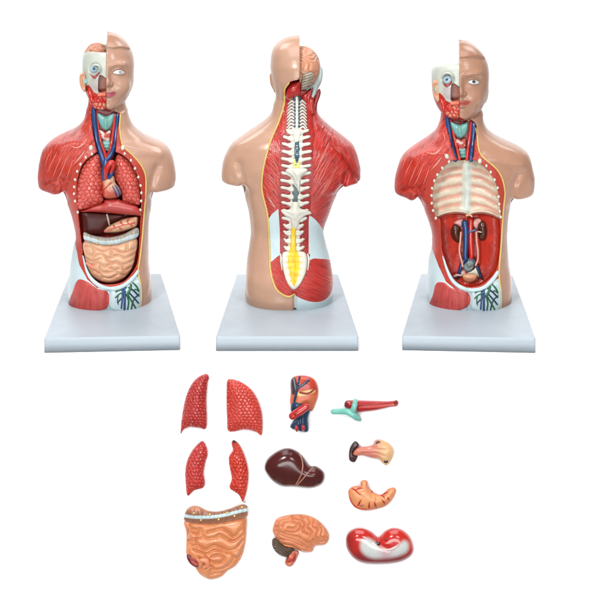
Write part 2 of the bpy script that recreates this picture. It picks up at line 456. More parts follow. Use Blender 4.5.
def build_front(kind):
    """kind 1: all organs in place; kind 3: emptied"""
    P = DATA[kind]; cx = P['cx']; mid = P['mid']
    t = Torso(cx, ((P['L']-4, P['R']+4), (-50, 50), (P['top']-4, ZB+2)))
    X, Y, Z = t.X, t.Y, t.Z
    A = loft(X, Y, Z, cx, P['shoulder'], 2.5)
    B = loft(X, Y, Z, cx, P['trunk'], 2.4)
    zb = ZB-P['armcut']
    A = smax(A, (zb-Z)+0*X+0*Y, 5)
    body = smin(A, B, 7); del A, B
    hr = head_rows(mid, P['top'], P['hk'], P['hv'])
    H = loft(X, Y, Z, cx, hr, 2.15, sm=1.5, ends=False)
    H = smax(H, (ZB-P['top']-77.0*P['hv']-Z)+0*X+0*Y, 3)
    zt = lambda v, y: CH-(v-HOR)*(D+y)/D            # height of photo row v at depth y
    xm = mid-cx; q = P['hv']
    def fv(dv): return P['top']+dv*q                # a photo row measured from the crown
    # --- the face, right half
    I, x, y, z, u, v = t.band(H, 14)
    f = H[I]; xr = x-xm
    fr = (y < 0)
    e = lambda cxx, vv, yy, ra: ell(x, y, z, (xm+cxx, yy, zt(fv(vv), yy)), ra)
    # eye socket
    f = smax(f, -e(11.8, 39, -33.5, (8, 6, 6)), 5)
    f = smin(f, e(11.6, 40.2, -22.6, (6.2, 5.2, 4.2)), 1.2)
    # brow ridge and cheek
    f = smin(f, e(9.8, 32.8, -25.0, (7.4, 4.2, 2.3)), 5)
    f = smin(f, e(13, 55, -20, (9, 8, 8)), 6)
    # nose: bridge, tip, wing
    f = smin(f, e(0, 44.5, -28.3, (3.6, 6.5, 11)), 3.0)
    f = smin(f, e(0, 51.0, -33.8, (4.0, 5.2, 4.0)), 2.2)
    f = smin(f, e(4.0, 52.0, -30.5, (2.7, 3.6, 2.5)), 1.5)
    f = smax(f, -e(2.4, 54.6, -33.0, (1.3, 2.2, 1.0)), 1)
    # mouth
    f = smin(f, e(0, 61.5, -24.5, (9, 7.5, 7)), 4)
    f = smin(f, e(.8, 60.0, -30.4, (6.6, 3.4, 1.8)), .8)
    f = smin(f, e(0.6, 64.0, -30.0, (5.8, 3.6, 2.1)), .8)
    f = smax(f, -e(1, 61.9, -34.2, (7.0, 1.6, .55)), .6)
    f = smax(f, -e(2, 67.6, -31.5, (5.5, 1.6, 1.6)), 2)
    f = smin(f, e(0, 73.0, -24, (7.5, 6, 5)), 4)
    # hair line step
    hl = P['hair']
    step = (HOR + 0*v) + 0
    hv = np.interp(u, [p[0] for p in hl], [p[1] for p in hl])
    f = np.where(fr, f-2.0*sstep(.6, -.6, v-hv)*sstep(0, -8, y+4), f)
    H[I] = f
    full = H.copy()
    skin = np.maximum(H, -(X-xm)+0*Y+0*Z)
    # --- skull half, a little smaller, open on top
    inner = loft(X, Y, Z, cx, head_rows(mid, P['top'], P['hk']*.92, P['hv'], .94), 2.15, sm=1.5, ends=False)
    inner = smax(inner, (ZB-P['top']-76.0*P['hv']-Z)+0*X+0*Y, 3)
    I, x, y, z, u, v = t.band(inner, 12); f = inner[I]
    e = lambda cxx, vv, yy, ra: ell(x, y, z, (xm+cxx, yy, zt(fv(vv), yy)), ra)
    f = smax(f, -e(-12.8, 38.5, -28, (7.8, 8, 7.2)), 2)
    f = smin(f, e(-9, 51, -17, (7, 9, 6)), 3)
    inner[I] = f
    inner = smax(inner, (Z-zt(P['rim'], -20))+0*X+(0 if kind == 1 else .26)*(Y+20), 1.2 if kind == 1 else 7.0)
    U = None
    bowl = ell(X, Y, Z, (xm-1, 2, zt(P['rim'], 0)+2), (22*P['hk'], 26, 22 if kind == 1 else 4.5))
    if kind == 1: inner = np.maximum(inner, -bowl)
    inner = np.maximum(inner, (X-xm)+0*Y+0*Z)
    nas = polyfield(P['nasal']); msc = None
    I, x, y, z, u, v = t.band(inner, 14); f = inner[I]
    f = np.maximum(f, -np.maximum(nas(u, v), y+19.5)); inner[I] = f
    head = np.minimum(skin, inner); del inner, skin, bowl
    # head stops under the chin, neck carries on
    N = loft(X, Y, Z, cx, P['neck'], 2.2)
    base = smin(smin(body, N, 9), full, 2.5)
    bodyneck = smin(body, N, 9); del body, N
    # recess of the throat, the cavity, thighs' notch, arm creases
    I, x, y, z, u, v = t.band(bodyneck, 90)
    f = bodyneck[I]
    base0 = bodyneck.copy()
    thr = polyfield(P['throat']); 
    f = smax(f, -np.maximum(thr(u, v), y-(-11)), 1.5)
    for ln, a, w in P['creases']:
        d = linefield([ln])(u, v); f = np.where(y < 0, f+a*np.exp(-(d/w)**2), f)
    for ln, a, w in P['bulges']:
        d = linefield([ln])(u, v); f = np.where(y < 0, f-a*np.exp(-(d/w)**2), f)
    for pl, a in P['emboss']:
        d = polyfield(pl)(u, v); f = np.where(y < 0, f-a*sstep(1.2, -1.2, d), f)
    cav = polyfield(P['cavity'])
    dc = cav(u, v)
    fc = smax(dc, y-P['floor'](u, v, dc), 5)
    base0[I] = f                                     # before the cavity
    f = smax(f, -fc, .8)
    bodyneck[I] = f
    allf = np.minimum(bodyneck, head)
    outer = np.minimum(base0, full)
    V, T = t.mesh(allf); Vo, To = t.mesh(outer)
    so = Surf(Vo, To, cx)
    # original surface value at the vertices
    fld = base0; idx = (V-t.o)/t.h; i0 = np.clip(np.floor(idx).astype(int), 0, F(fld.shape).astype(int)-2); w = idx-i0
    def samp(A):
        r = 0
        for a in (0, 1):
            for b in (0, 1):
                for g in (0, 1):
                    r = r + A[i0[:, 0]+a, i0[:, 1]+b, i0[:, 2]+g]*(w[:, 0] if a else 1-w[:, 0])*(w[:, 1] if b else 1-w[:, 1])*(w[:, 2] if g else 1-w[:, 2])
        return r
    deep = samp(base0); isneck = samp(np.minimum(head, 9))-samp(np.minimum(bodyneck, 9))
    print('torso', kind, len(V), len(T))
    return dict(V=V, T=T, surf=so, deep=deep, cx=cx, cav=cav, thr=thr, nas=nas)

def build_back():
    P = DATA[2]; cx = P['cx']; mid = P['mid']
    t = Torso(cx, ((P['L']-4, P['R']+4), (-50, 50), (P['top']-4, ZB+2)))
    X, Y, Z = t.X, t.Y, t.Z
    A = loft(X, Y, Z, cx, P['shoulder'], 2.5); B = loft(X, Y, Z, cx, P['trunk'], 2.4)
    A = smax(A, (ZB-P['armcut']-Z)+0*X+0*Y, 5)
    N = loft(X, Y, Z, cx, P['neck'], 2.2)
    body = smin(smin(A, B, 7), N, 9); del A, B, N
    H = loft(X, Y, Z, cx, P['head'], 2.1, sm=1.5, ends=True)
    H = smax(H, (X-(mid-cx))+0*Y+0*Z, 1.0)
    I, x, y, z, u, v = t.band(H, 12); f = H[I]
    dome = polyfield(P['under'])                     # the dome is cut away above the nape
    f = smax(f, -np.maximum(dome(u, v), y-(-19)), 2.0); H[I] = f
    I, x, y, z, u, v = t.band(body, 12); f = body[I]
    for ln, a, w in P['creases']:
        d = linefield([ln])(u, v); f = np.where(y < 0, f+a*np.exp(-(d/w)**2), f)
    for ln, a, w in P['bulges']:
        d = linefield([ln])(u, v); f = np.where(y < 0, f-a*np.exp(-(d/w)**2), f)
    for pl, a in P['emboss']:
        d = polyfield(pl)(u, v); f = np.where(y < 0, f-a*sstep(1.5, -1.5, d), f)
    body[I] = f
    allf = np.minimum(body, H)
    V, T = t.mesh(allf); print('back', len(V))
    return dict(V=V, T=T, surf=Surf(V, T, cx), cx=cx)
# ------------------------------------------------------------------ read-offs from the photograph
a1 = lambda p: c(30, 20, 160, p)
a2 = lambda p: c(30, 120, 160, p)
a3 = lambda p: c(30, 200, 160, p)
fc = lambda p: c(70, 25, 80, p)
nk = lambda p: c(75, 95, 70, p)
ch = lambda p: c(70, 150, 90, p)
gr = lambda p: c(60, 260, 100, p)
def m3(pts):                            # from the first model to the third
    out = []
    for u, v in pts:
        du = np.interp(v, [31, 105, 150, 300], [351.5, 352, 355.5, 357])
        k = np.interp(v, [31, 105, 150, 300], [1.10, 1.06, 1.01, .97])
        out.append((107.5+(u-107.5)*k+du, np.interp(v, [31.7, 112, 148, 190, 241, 281, 312], [39.8, 121, 155, 196, 247.5, 284, 312])))
    return out
SKIN1 = [(121, 113)] + a1([(333, 375), (332, 400), (338, 440)]) + a2([(345, 98), (365, 115), (400, 150), (425, 190), (431, 230), (427, 300), (420, 380), (412, 470)]) + a3([(405, 235), (400, 262), (408, 300), (414, 350), (410, 398)])
CAV1 = a2([(240, 125), (200, 160), (181, 210), (176, 260), (180, 320), (188, 400), (197, 480)]) + a3([(198, 215), (222, 275), (262, 306), (305, 311), (350, 300), (384, 262), (400, 220), (406, 130)]) + a2([(410, 340), (412, 280), (400, 215), (378, 165), (350, 135), (315, 118), (272, 112)])
c3a = lambda p: c(390, 110, 160, p)
c3b = lambda p: c(390, 200, 160, p)
c3n = lambda p: c(430, 110, 80, p)
SKIN3 = [(474.5, 124)] + c3n([(343, 170), (346, 240), (362, 322), (402, 362), (452, 402), (500, 450), (533, 520), (545, 590)]) + c3a([(421, 312), (417, 345), (412, 400), (408, 480)]) + c3b([(404, 200), (398, 262), (402, 310), (408, 350), (405, 398)])
CAV3 = c3a([(245, 183), (205, 202), (172, 245), (157, 290), (156, 340), (167, 395), (183, 405), (186, 450), (190, 520)]) + c3b([(190, 180), (203, 235), (228, 290), (262, 314), (300, 320), (343, 306), (382, 266), (398, 220), (404, 150), (402, 70)]) + c3a([(405, 385), (400, 335), (390, 280), (370, 238), (338, 203), (300, 183)])
RIBGAP = [c3a(q) for q in ([(258, 215), (215, 222), (192, 236)], [(256, 242), (210, 250), (174, 264)], [(258, 277), (210, 286), (166, 302)], [(262, 312), (215, 322), (163, 338)], [(264, 346), (215, 354), (168, 370)],
    [(296, 218), (335, 225), (358, 238)], [(300, 245), (345, 255), (378, 276)], [(300, 278), (350, 290), (388, 312)], [(302, 312), (350, 324), (393, 346)], [(300, 345), (350, 356), (396, 376)])]
DIA3 = c3a([(120, 402), (165, 400), (200, 386), (240, 379), (272, 382), (290, 390), (308, 382), (340, 379), (375, 386), (402, 398), (450, 400)])
TH1 = a3([(180, 293), (215, 300), (250, 325), (292, 342), (290, 395), (250, 408), (175, 405), (145, 380), (158, 340)])
TH3 = c(420, 260, 80, [(115, 175), (175, 170), (230, 210), (352, 245), (352, 335), (250, 378), (100, 371), (65, 335), (90, 260)])
NAS1 = fc([(220, 374), (240, 372), (262, 388), (275, 402), (275, 470), (272, 492), (218, 496), (214, 440)])
THR1 = nk([(155, 75), (368, 160), (358, 300), (345, 480), (290, 560), (255, 590), (215, 540), (175, 400), (150, 250)])
HAIR1 = fc([(250, 165), (272, 168), (330, 172), (385, 165), (470, 185)])
DIF1 = None
gapf = None
def floor1(u, v, d): return -17.0 + 0*u
def floor3(u, v, d):
    global gapf
    if gapf is None: gapf = (linefield(RIBGAP), np.array(catmull(DIA3, 6)))
    g, dl = gapf
    dia = np.interp(u, dl[:, 0], dl[:, 1])
    rib = -17 + 7*sstep(0, -34, d) + 1.6*np.exp(-(g(u, v)/2.3)**2) - 3.0*np.exp(-((u-466.5)/4.5)**2)
    ab = -7 + 9*sstep(-2, -30, d) - 4.5*np.exp(-((u-466.5)/7.0)**2)
    w = sstep(-1.0, 1.6, v-dia)
    lip = -3.0*np.exp(-((v-dia+1.5)/1.6)**2)
    return rib*(1-w)+ab*w+lip
DATA = {}
DATA[1] = dict(cx=109, mid=107.2, L=38, R=176, top=31.7, hk=1.0, hv=1.0, rim=51.5, armcut=189.5,
    shoulder=[(112, 89, 125, 17, 19), (119, 86, 128, 20, 22), (124, 81, 130.5, 22, 24), (128.5, 75, 135, 25, 26), (132, 67, 140, 27, 27), (136.6, 57, 147, 29, 28), (140, 51.5, 155, 31, 29), (144, 47, 163.5, 32, 30), (150, 42.5, 169.5, 33, 31), (158, 40.3, 173, 34, 32), (166, 38.9, 174.7, 33, 32), (177, 38, 176, 31, 31), (184, 38.8, 175, 29, 29), (192, 41, 172.5, 27, 27)],
    trunk=[(112, 98, 118, 8, 8), (128, 84, 130, 22, 26), (150, 68, 150, 35, 34), (170, 64.5, 153.5, 39, 36), (190, 64.5, 153.3, 39, 36), (200, 67, 151.5, 39, 36), (215, 72, 149.3, 38, 35), (237, 76, 148.5, 37, 34), (247, 73.5, 148.5, 37, 35), (266, 70.3, 149.3, 38, 38), (281, 69, 151, 40, 40), (295, 68, 151.3, 41, 42), (302, 68, 151.3, 41, 42)],
    neck=[(90, 90, 124, 15, 18, 4), (98, 88.5, 125, 16, 19, 4), (112, 87.8, 125.5, 16, 20, 3), (125, 85, 129, 20, 22, 2), (140, 80, 135, 26, 24, 0)],
    nasal=NAS1, throat=THR1, cavity=CAV1, floor=floor1, hair=HAIR1,
    creases=[(a2([(118, 215), (128, 235), (126, 262), (128, 290)]), 2.4, 3.0), (a2([(470, 175), (456, 215), (450, 250), (452, 280)]), 2.2, 4.0), (a2([(60, 232), (75, 222), (100, 222)]), 1.2, 1.4),
             (a3([(291, 330), (290, 370), (290, 420)]), 3.0, 2.5)],
    bulges=[(a2([(345, 98), (420, 120), (480, 130)]), 1.6, 4), (a2([(215, 85), (150, 80), (110, 105)]), 1.6, 4), (a2([(440, 330), (430, 300), (455, 260)]), 1.0, 6), (a2([(90, 235), (92, 262)]), 1.5, 4)],
    emboss=[(TH1, 1.3), (a3([(300, 345), (345, 335), (405, 300), (412, 350), (405, 400), (340, 410), (296, 395)]), 1.5)])
DATA[3] = dict(cx=466, mid=459, L=394, R=535, top=39.8, hk=1.115, hv=1.035, rim=63.5, armcut=196,
    shoulder=[(116, 444, 480, 17, 19), (122, 442, 481, 20, 22), (126, 440, 483, 22, 24), (130, 437.5, 487, 25, 26), (135, 431, 495, 27, 27), (140, 424, 505, 29, 28), (147, 413, 520, 31, 29), (153.5, 405, 528, 33, 31), (161, 400, 531, 33, 32), (170, 397, 533, 33, 32), (178, 395, 534.5, 32, 31), (187, 394.3, 534, 30, 30), (198, 396.5, 531.5, 27, 27)],
    trunk=[(118, 450, 476, 8, 8), (134, 437, 489, 22, 26), (156, 424, 509, 35, 34), (176, 420, 513.5, 39, 36), (197, 419.5, 513, 39, 36), (205, 422.5, 510, 39, 36), (224, 429.5, 507.5, 38, 35), (236, 432, 507, 37, 34), (245, 432, 507.3, 37, 35), (262, 428.3, 508.8, 38, 38), (283, 427.3, 511.5, 40, 40), (295, 427.5, 511.5, 41, 42), (302, 428, 511, 41, 42)],
    neck=[(98, 444, 483, 15, 18, 4), (106, 443.5, 482, 16, 19, 4), (120, 442.5, 480, 16, 20, 3), (132, 440, 483, 20, 22, 2), (146, 436, 488, 26, 24, 0)],
    nasal=m3(NAS1), throat=c3n([(118, 35), (328, 92), (322, 250), (310, 355), (260, 362), (205, 364), (172, 330), (140, 200)]), cavity=CAV3, floor=floor3, hair=c(425, 35, 80, [(240, 168), (262, 170), (310, 165), (385, 158), (470, 180)]),
    creases=[(c3a([(100, 290), (108, 310), (105, 330), (112, 360)]), 2.4, 3.0), (c3a([(466, 240), (452, 275), (448, 305), (450, 330)]), 2.2, 4.0), (c3a([(45, 300), (65, 292), (85, 295)]), 1.2, 1.4),
             (c3b([(288, 330), (288, 370), (288, 420)]), 3.0, 2.5)],
    bulges=[(c3a([(345, 170), (420, 195), (480, 205)]), 1.6, 4), (c3a([(195, 160), (130, 160), (90, 185)]), 1.6, 4), (c3a([(75, 310), (77, 340)]), 1.5, 4)],
    emboss=[(TH3, 1.3), (c3b([(298, 345), (345, 335), (400, 302), (406, 350), (400, 400), (340, 412), (294, 395)]), 1.5)])
b1 = lambda p: c(210, 20, 160, p)
b2 = lambda p: c(210, 110, 160, p)
b3 = lambda p: c(210, 200, 160, p)
bh = lambda p: c(260, 30, 80, p)
bn = lambda p: c(255, 90, 90, p)
bm_ = lambda p: c(255, 170, 90, p)
bl = lambda p: c(255, 230, 90, p)
DATA[2] = dict(cx=291, mid=299.8, L=221, R=361, top=35, armcut=183,
    shoulder=[(98, 279, 314, 16, 18), (106, 276, 314.3, 16, 20), (112, 274, 315, 19, 21), (118, 269, 319, 22, 23), (123, 262, 325, 24, 25), (129, 252, 333, 27, 27), (136.6, 241, 343.5, 30, 28), (145, 231.5, 353, 33, 30), (155, 225, 357.5, 34, 31), (164, 222.5, 359.5, 34, 32), (175, 221.4, 360.5, 32, 31), (186, 223, 360.5, 28, 28)],
    trunk=[(108, 282, 308, 8, 8), (126, 264, 324, 24, 26), (150, 246, 344, 37, 33), (168, 243, 347, 39, 35), (184, 243, 344.5, 38, 36), (191.5, 244, 338, 37, 36), (213, 249, 329.3, 34, 36), (232, 250.7, 323.5, 31, 36), (242, 249.5, 325.5, 32, 36), (262, 246.6, 330.5, 37, 37), (279, 245.3, 333, 42, 38), (291, 245, 333.3, 43, 39), (300, 246, 332, 41, 38)],
    neck=[(88, 279, 314, 14, 18), (98, 277, 314.4, 16, 19), (112, 275, 314.5, 19, 20), (125, 266, 322, 23, 22)],
    head=[(35.4, 295, 304, 3, 3), (36.0, 290, 309, 8, 7), (38, 284.5, 315, 15, 12), (41.7, 278.5, 321, 22, 17), (48, 273.2, 326, 29, 23), (55.3, 271, 328.5, 34, 27), (65, 270.2, 329.5, 37, 29), (75, 271.2, 329, 37, 30), (85, 273.2, 328, 33, 30), (92, 275, 326, 27, 28), (98, 276.5, 323, 21, 24), (105, 279, 320, 16, 18), (110, 281, 318, 12, 12)],
    under=bh([(176, 520), (180, 470), (190, 425), (212, 395), (240, 378), (275, 370), (320, 368), (320, 600), (176, 600)]),
    creases=[(b2([(108, 200), (120, 245), (125, 290)]), 2.0, 4.0), (b2([(500, 240), (495, 262), (475, 300)]), 2.5, 2.6), (b1([(460, 475), (500, 520), (545, 590)]), 1.0, 1.7), (b1([(375, 330), (385, 420), (380, 500)]), 1.0, 1.5),
             (b3([(312, 345), (313, 380), (313, 420)]), 2.6, 2.0), (b3([(175, 330), (220, 352), (290, 372)]), .8, 6)],
    bulges=[(b2([(100, 130), (170, 125), (230, 110)]), 1.5, 8), (b2([(465, 95), (495, 150), (540, 215)]), 1.0, 3.5)],
    emboss=[])
# ------------------------------------------------------------------ palette
BONE = lin(228, 226, 208); PALE = lin(208, 228, 232); RED = lin(200, 62, 48); DRED = lin(150, 38, 34)
BLUE = lin(28, 72, 130); ART = lin(212, 45, 36); PEACH = lin(232, 172, 132); TURQ = lin(140, 205, 196); YEL = lin(238, 205, 120)
M_bone = paint('bone_paint', BONE, .3, .4); M_pale = paint('fascia_paint', PALE, .35, .35, namt=.04)
M_blue = paint('vein_paint', BLUE, .25, .5); M_art = paint('artery_paint', ART, .25, .5)
M_turq = paint('cartilage_paint', TURQ, .28, .4, namt=.1); M_yel = paint('fat_line_paint', YEL, .45, .3, bump=.0006, bscale=900)
M_col = paint('painted_organ', None, .30, .45, namt=.07, bump=.00015, bscale=500)
M_lung = paint('lung_paint', None, .19, .5, namt=.10)
M_dark = paint('dark_red_paint', DRED, .35, .35, namt=.15, bump=.0004, bscale=400)
M_grain = paint('granular_cut_paint', lin(196, 62, 48), .4, .35, namt=.08, dots=(lin(226, 110, 84), 620))
M_cav = paint('cavity_paint', None, .3, .3, namt=.12, nscale=110, bump=.0004, bscale=260)
M_green = paint('lymph_green_paint', lin(30, 105, 62), .3, .4); M_navy = paint('navy_paint', lin(28, 60, 92), .3, .4)
M_white = paint('white_paint', lin(236, 238, 236), .25, .5, namt=.02); M_black = paint('black_paint', lin(22, 22, 26), .2, .5)
M_brown = paint('brown_paint', lin(84, 42, 26), .25, .5); M_peach = paint('peach_paint', PEACH, .35, .35)
M_base = paint('stand_plastic', lin(192, 204, 214), .42, .35, namt=.012, bump=.00004, bscale=1500)
M_iris = paint('iris_paint', lin(78, 140, 180), .2, .5)

def frame(cx, rz):
    return Frame(cx, Matrix.Translation(Vector((cx-295, 0, -CH))*S) @ Matrix.Rotation(math.radians(rz), 4, 'Z'))
def P3(fr, pts, n=5):                   # (u, v, Y) control points to a smooth 3-D path
    Q = catmull(pts, n); return np.stack(unproj(Q[:, 0], Q[:, 1], Q[:, 2], fr.cx), 1)
def fan(V, cx, spec, wd=1.1, ln=12.0):
    """fibre coordinate: spec = [(polyfield or None, (ou, ov) or angle)]; first match wins"""
    u, v = proj(V, cx); g = np.zeros(len(V)); t = np.zeros(len(V)); done = np.zeros(len(V), bool)
    for k, (pf, o) in enumerate(spec):
        m = ~done & ((pf(u, v) < 0) if pf is not None else True)
        if isinstance(o, tuple):
            du = u[m]-o[0]; dv = v[m]-o[1]; g[m] = np.arctan2(dv, du)*38/wd+k*40; t[m] = np.hypot(du, dv)/ln
        else:
            a = math.radians(o); g[m] = (-u[m]*math.sin(a)+v[m]*math.cos(a))/wd+k*40; t[m] = (u[m]*math.cos(a)+v[m]*math.sin(a))/ln
        done |= m
    return np.stack([g, t, np.zeros_like(g)], 1)

def stand(fr, root, wf, wb, yf, yb, tk=13.7, dx=0, rot=0):
    bm = bmesh.new(); vs = []
    for z in (-tk, 0):
        for x, y in ((-wf/2, yf), (wf/2, yf), (wb/2, yb), (-wb/2, yb)): vs.append(bm.verts.new((x*S, y*S, z*S)))
    for f in ((3, 2, 1, 0), (4, 5, 6, 7), (0, 1, 5, 4), (1, 2, 6, 5), (2, 3, 7, 6), (3, 0, 4, 7)): bm.faces.new([vs[i] for i in f])
    bm.edges.ensure_lookup_table()
    ver = [e for e in bm.edges if abs(e.verts[0].co.z-e.verts[1].co.z) > 1e-4]
    bmesh.ops.bevel(bm, geom=ver, offset=2.2*S, segments=5, profile=.5, affect='EDGES')
    top = [e for e in bm.edges if min(e.verts[0].co.z, e.verts[1].co.z) > -1e-5]
    bmesh.ops.bevel(bm, geom=top, offset=1.5*S, segments=4, profile=.5, affect='EDGES')
    me = bpy.data.meshes.new('stand'); bm.to_mesh(me); bm.free()
    for p in me.polygons: p.use_smooth = True
    me.materials.append(M_base)
    o = bpy.data.objects.new('stand', me); COL.objects.link(o); o.parent = root
    o.location = (dx*S, 0, 0); o.rotation_euler[2] = math.radians(rot)
    md = o.modifiers.new('wn', 'WEIGHTED_NORMAL'); md.keep_sharp = False
    return o

def eye(fr, root, u, v, Y, r, iris=1.9, look=(0, 0), white=(214, 230, 238)):
    x, y, z = unproj(u, v, Y, fr.cx)
    e = put('eyeball', fr, *ellipsoid((x, y, z), (r, r, r), 28, 20), paint('eye_white', lin(*white), .15, .6, namt=.03), root)
    xi, yi, zi = unproj(u+look[0], v+look[1], Y-r*.93, fr.cx)
    put('iris', fr, *ellipsoid((xi, yi, zi), (iris, .7, iris), 24, 12), M_iris, e)
    xi, yi, zi = unproj(u+look[0], v+look[1], Y-r*.93-.55, fr.cx)
    put('pupil', fr, *ellipsoid((xi, yi, zi), (iris*.52, .35, iris*.52), 20, 10), M_black, e)

def lungcol(base, hi):
    def f(u, v, d):
        k = cells(u+.9*vnoise(v, u, 5, 1), v, LC[0], .5, .85, k=3)
        return mixc(base, hi, sstep(.05, .35, k)*.55+.2*vnoise(u, v, 9, 4))
    return f
LC = [4.2]
def lungdet(s, a, asp=1.0):
    def f(u, v, d):
        return a*(np.minimum(cells(u+.9*vnoise(v, u, 5, 1), v, s, .5, asp, k=3)/.30, 1)**.7-1)
    return f
def lobes(lines, a, R):
    lf = linefield(lines)
    return lambda u, v, d: a*(np.sqrt(1-(1-np.clip(lf(u, v)/R, 0, 1))**2)-1)
def gyri(p, n, f, warp, seed=0.0):
    r = 0
    w = np.stack([np.sin(p[:, 1]*warp+seed)+np.sin(p[:, 2]*warp*1.3+1+seed), np.sin(p[:, 2]*warp+2)+np.sin(p[:, 0]*warp*1.2+seed), np.sin(p[:, 0]*warp+4+seed)+np.sin(p[:, 1]*warp*1.4)], 1)
    s = np.sin((p[:, 0]*.5+p[:, 2])*f+w[:, 0]*2.3+w[:, 2]*1.4)
    return np.sqrt(np.abs(s))
def groove(lines, a, w):
    lf = linefield(lines); return lambda u, v, d: -a*np.exp(-(lf(u, v)/w)**2)
def dets(*fs): return lambda u, v, d: sum(f(u, v, d) for f in fs)

PLACE = {1: 'left', 3: 'right'}
def front_torso(kind):
    Pd = DATA[kind]; cx = Pd['cx']; fr = frame(cx, 3.4 if kind == 1 else -3.1)
    B = build_front(kind); V, T, so = B['V'], B['T'], B['surf']
    root = empty('anatomical_torso', fr)
    if kind == 1: tag(root, 'half skinned torso model whose open chest and belly are filled with organs', 'anatomical model', 'torso models on square stands')
    else: tag(root, 'torso model with emptied chest showing cream ribs and two brown kidneys', 'anatomical model', 'torso models on square stands')
    q = (lambda p: p) if kind == 1 else m3
    mid = Pd['mid']
    # stand
    stand(fr, root, 127.8 if kind == 1 else 125.5, 96, -132, 95, dx=5.0 if kind == 1 else 1.5, rot=.6 if kind == 1 else -.9)
    # ---- the body, split along the painted borders
    SK = SKIN1 if kind == 1 else SKIN3
    skinp = polyfield([(mid-.3, 10), (mid-.3, (107.5 if kind == 1 else 117)), (mid+5, (110.6 if kind == 1 else 119.6)), (mid+11, (112.5 if kind == 1 else 121.6))]
                      + [tuple(p) for p in catmull(SK, 5)] + [(SK[-1][0], 335), (SK[-1][0]+80, 335), (SK[-1][0]+80, 10)], smooth=False, pad=5)
    SC = lin(204, 159, 135) if kind == 1 else lin(194, 146, 120)
    lips = polyfield(q(fc([(273, 505), (282, 496), (300, 498), (325, 492), (348, 500), (335, 520), (312, 528), (273, 530)])))
    LIP = lin(190, 92, 110) if kind == 1 else lin(190, 88, 82)
    u, v = proj(V, cx)
    dp = B['deep']
    fcav = np.maximum(dp+.9, B['cav'](u, v)-2.5)
    V2, Tc, Tr = clip(V, T, fcav)
    # fascia inside the cavity
    u2, v2 = proj(V2, cx)
    if kind == 1:
        col = np.tile(lin(150, 34, 30), (len(V2), 1))
    else:
        g = linefield(RIBGAP); dl = np.array(catmull(DIA3, 6)); dia = np.interp(u2, dl[:, 0], dl[:, 1])
        rib = mixc(lin(242, 230, 204), lin(228, 158, 136), np.exp(-(g(u2, v2)/2.3)**2)*.9)
        rib = mixc(rib, lin(176, 150, 122), sstep(172, 158, v2)*.45)  # brown shading painted into the ribs towards the top
        rib = mixc(rib, lin(226, 232, 220), sstep(6.0, 3.0, np.abs(u2-466.5+.04*(v2-185)))*sstep(160, 166, v2))
        ab = mixc(lin(214, 56, 36), lin(178, 42, 28), .5*vnoise(u2, v2, 7, 2)+.3*sstep(.4, .7, vnoise(u2*2.5, v2*.35, 3, 8)))
        edge = mixc(lin(240, 190, 160), rib, sstep(0, -2.5, v2-dia))
        col = np.where((v2 < dia-1.2)[:, None], edge, ab)
        col = np.where((np.abs(v2-dia+.2) < 1.0)[:, None], lin(236, 196, 176)[None], col)
    Vc, Tcc = V2, Tc
    uu, inv = np.unique(Tcc.ravel(), return_inverse=True)
    put('cavity_wall', fr, V2[uu], inv.reshape(-1, 3), M_cav, root, col=col[uu])
    def region(name, pf, mat, Tcur, Vcur, colf=None, fib=None, yl=None):
        u, v = proj(Vcur, cx); fv = pf(u, v)
        if yl is not None: fv = np.maximum(fv, Vcur[:, 1]-yl)
        Vn, Ti, To = clip(Vcur, Tcur, fv)
        if len(Ti) == 0: return Vn, To
        for Ts in islands(Vn, Ti):
            Vk, Tk = compact(Vn, Ts); put(name, fr, Vk, Tk, mat, root, col=None if colf is None else colf(Vk), fib=None if fib is None else fan(Vk, cx, fib[0], *fib[1:]))
        return Vn, To
    def skc(Vk):
        u, v = proj(Vk, cx)
        cc = np.tile(SC, (len(Vk), 1))
        hv = np.interp(u, [p[0] for p in Pd['hair']], [p[1] for p in Pd['hair']])
        cc = mixc(cc, SC*F([.84, .78, .74]), sstep(.5, -.8, v-hv)*(Vk[:, 1] < 20)*(u > mid))
        cc = mixc(cc, LIP, sstep(.5, -.5, lips(u, v))*(Vk[:, 1] < 0))
        return cc
    M_skin = paint('skin_paint', None, .24, .36, namt=.045, nscale=60, bump=.00005, bscale=260)
    Vr, Tr = region('skin_shell', skinp, M_skin, Tr, V2, skc)
    # skull
    top = Pd['top']
    skl = polyfield([(mid-60, top-10), (mid+1, top-10)] + q([(107.6, 93.5), (99, 94.5), (94.5, 92), (91.5, 87), (89, 84.5), (86, 86), (82, 84), (70, 80)]), smooth=False)
    nas = B['nas']
    NB = lin(160, 78, 48)
    def skullc(Vk):
        u, v = proj(Vk, cx)
        base = mixc(lin(222, 226, 212), lin(190, 204, 194), .6*vnoise(u, v, 6, 3))
        lil = polyfield(q(fc([(160, 400), (200, 395), (225, 410), (228, 490), (190, 488), (160, 455)])))
        base = mixc(base, lin(196, 178, 182), sstep(2, -2, lil(u, v))*.7)
        return mixc(base, NB, sstep(.8, -.6, nas(u, v))*sstep(-26, -20, Vk[:, 1]))
    M_skull = paint('skull_paint', None, .35, .35, namt=.05, bump=.0002, bscale=240)
    Vr, Tr = region('skull', skl, M_skull, Tr, Vr, skullc)
    thrp = B['thr']
    Vr, Tr = region('throat', thrp, M_dark, Tr, Vr)
    TH = TH1 if kind == 1 else TH3
    mk = lambda b: (lin(150, 34, 30), lin(*b), lin(232, 96, 74))
    rb = (203, 58, 40) if kind == 1 else (205, 50, 32)
    M_mus = paint('muscle_paint_%s' % ('bright' if kind == 1 else 'deep'), (1, 0, 0), .30, .45, namt=.08, fiber=mk(rb))
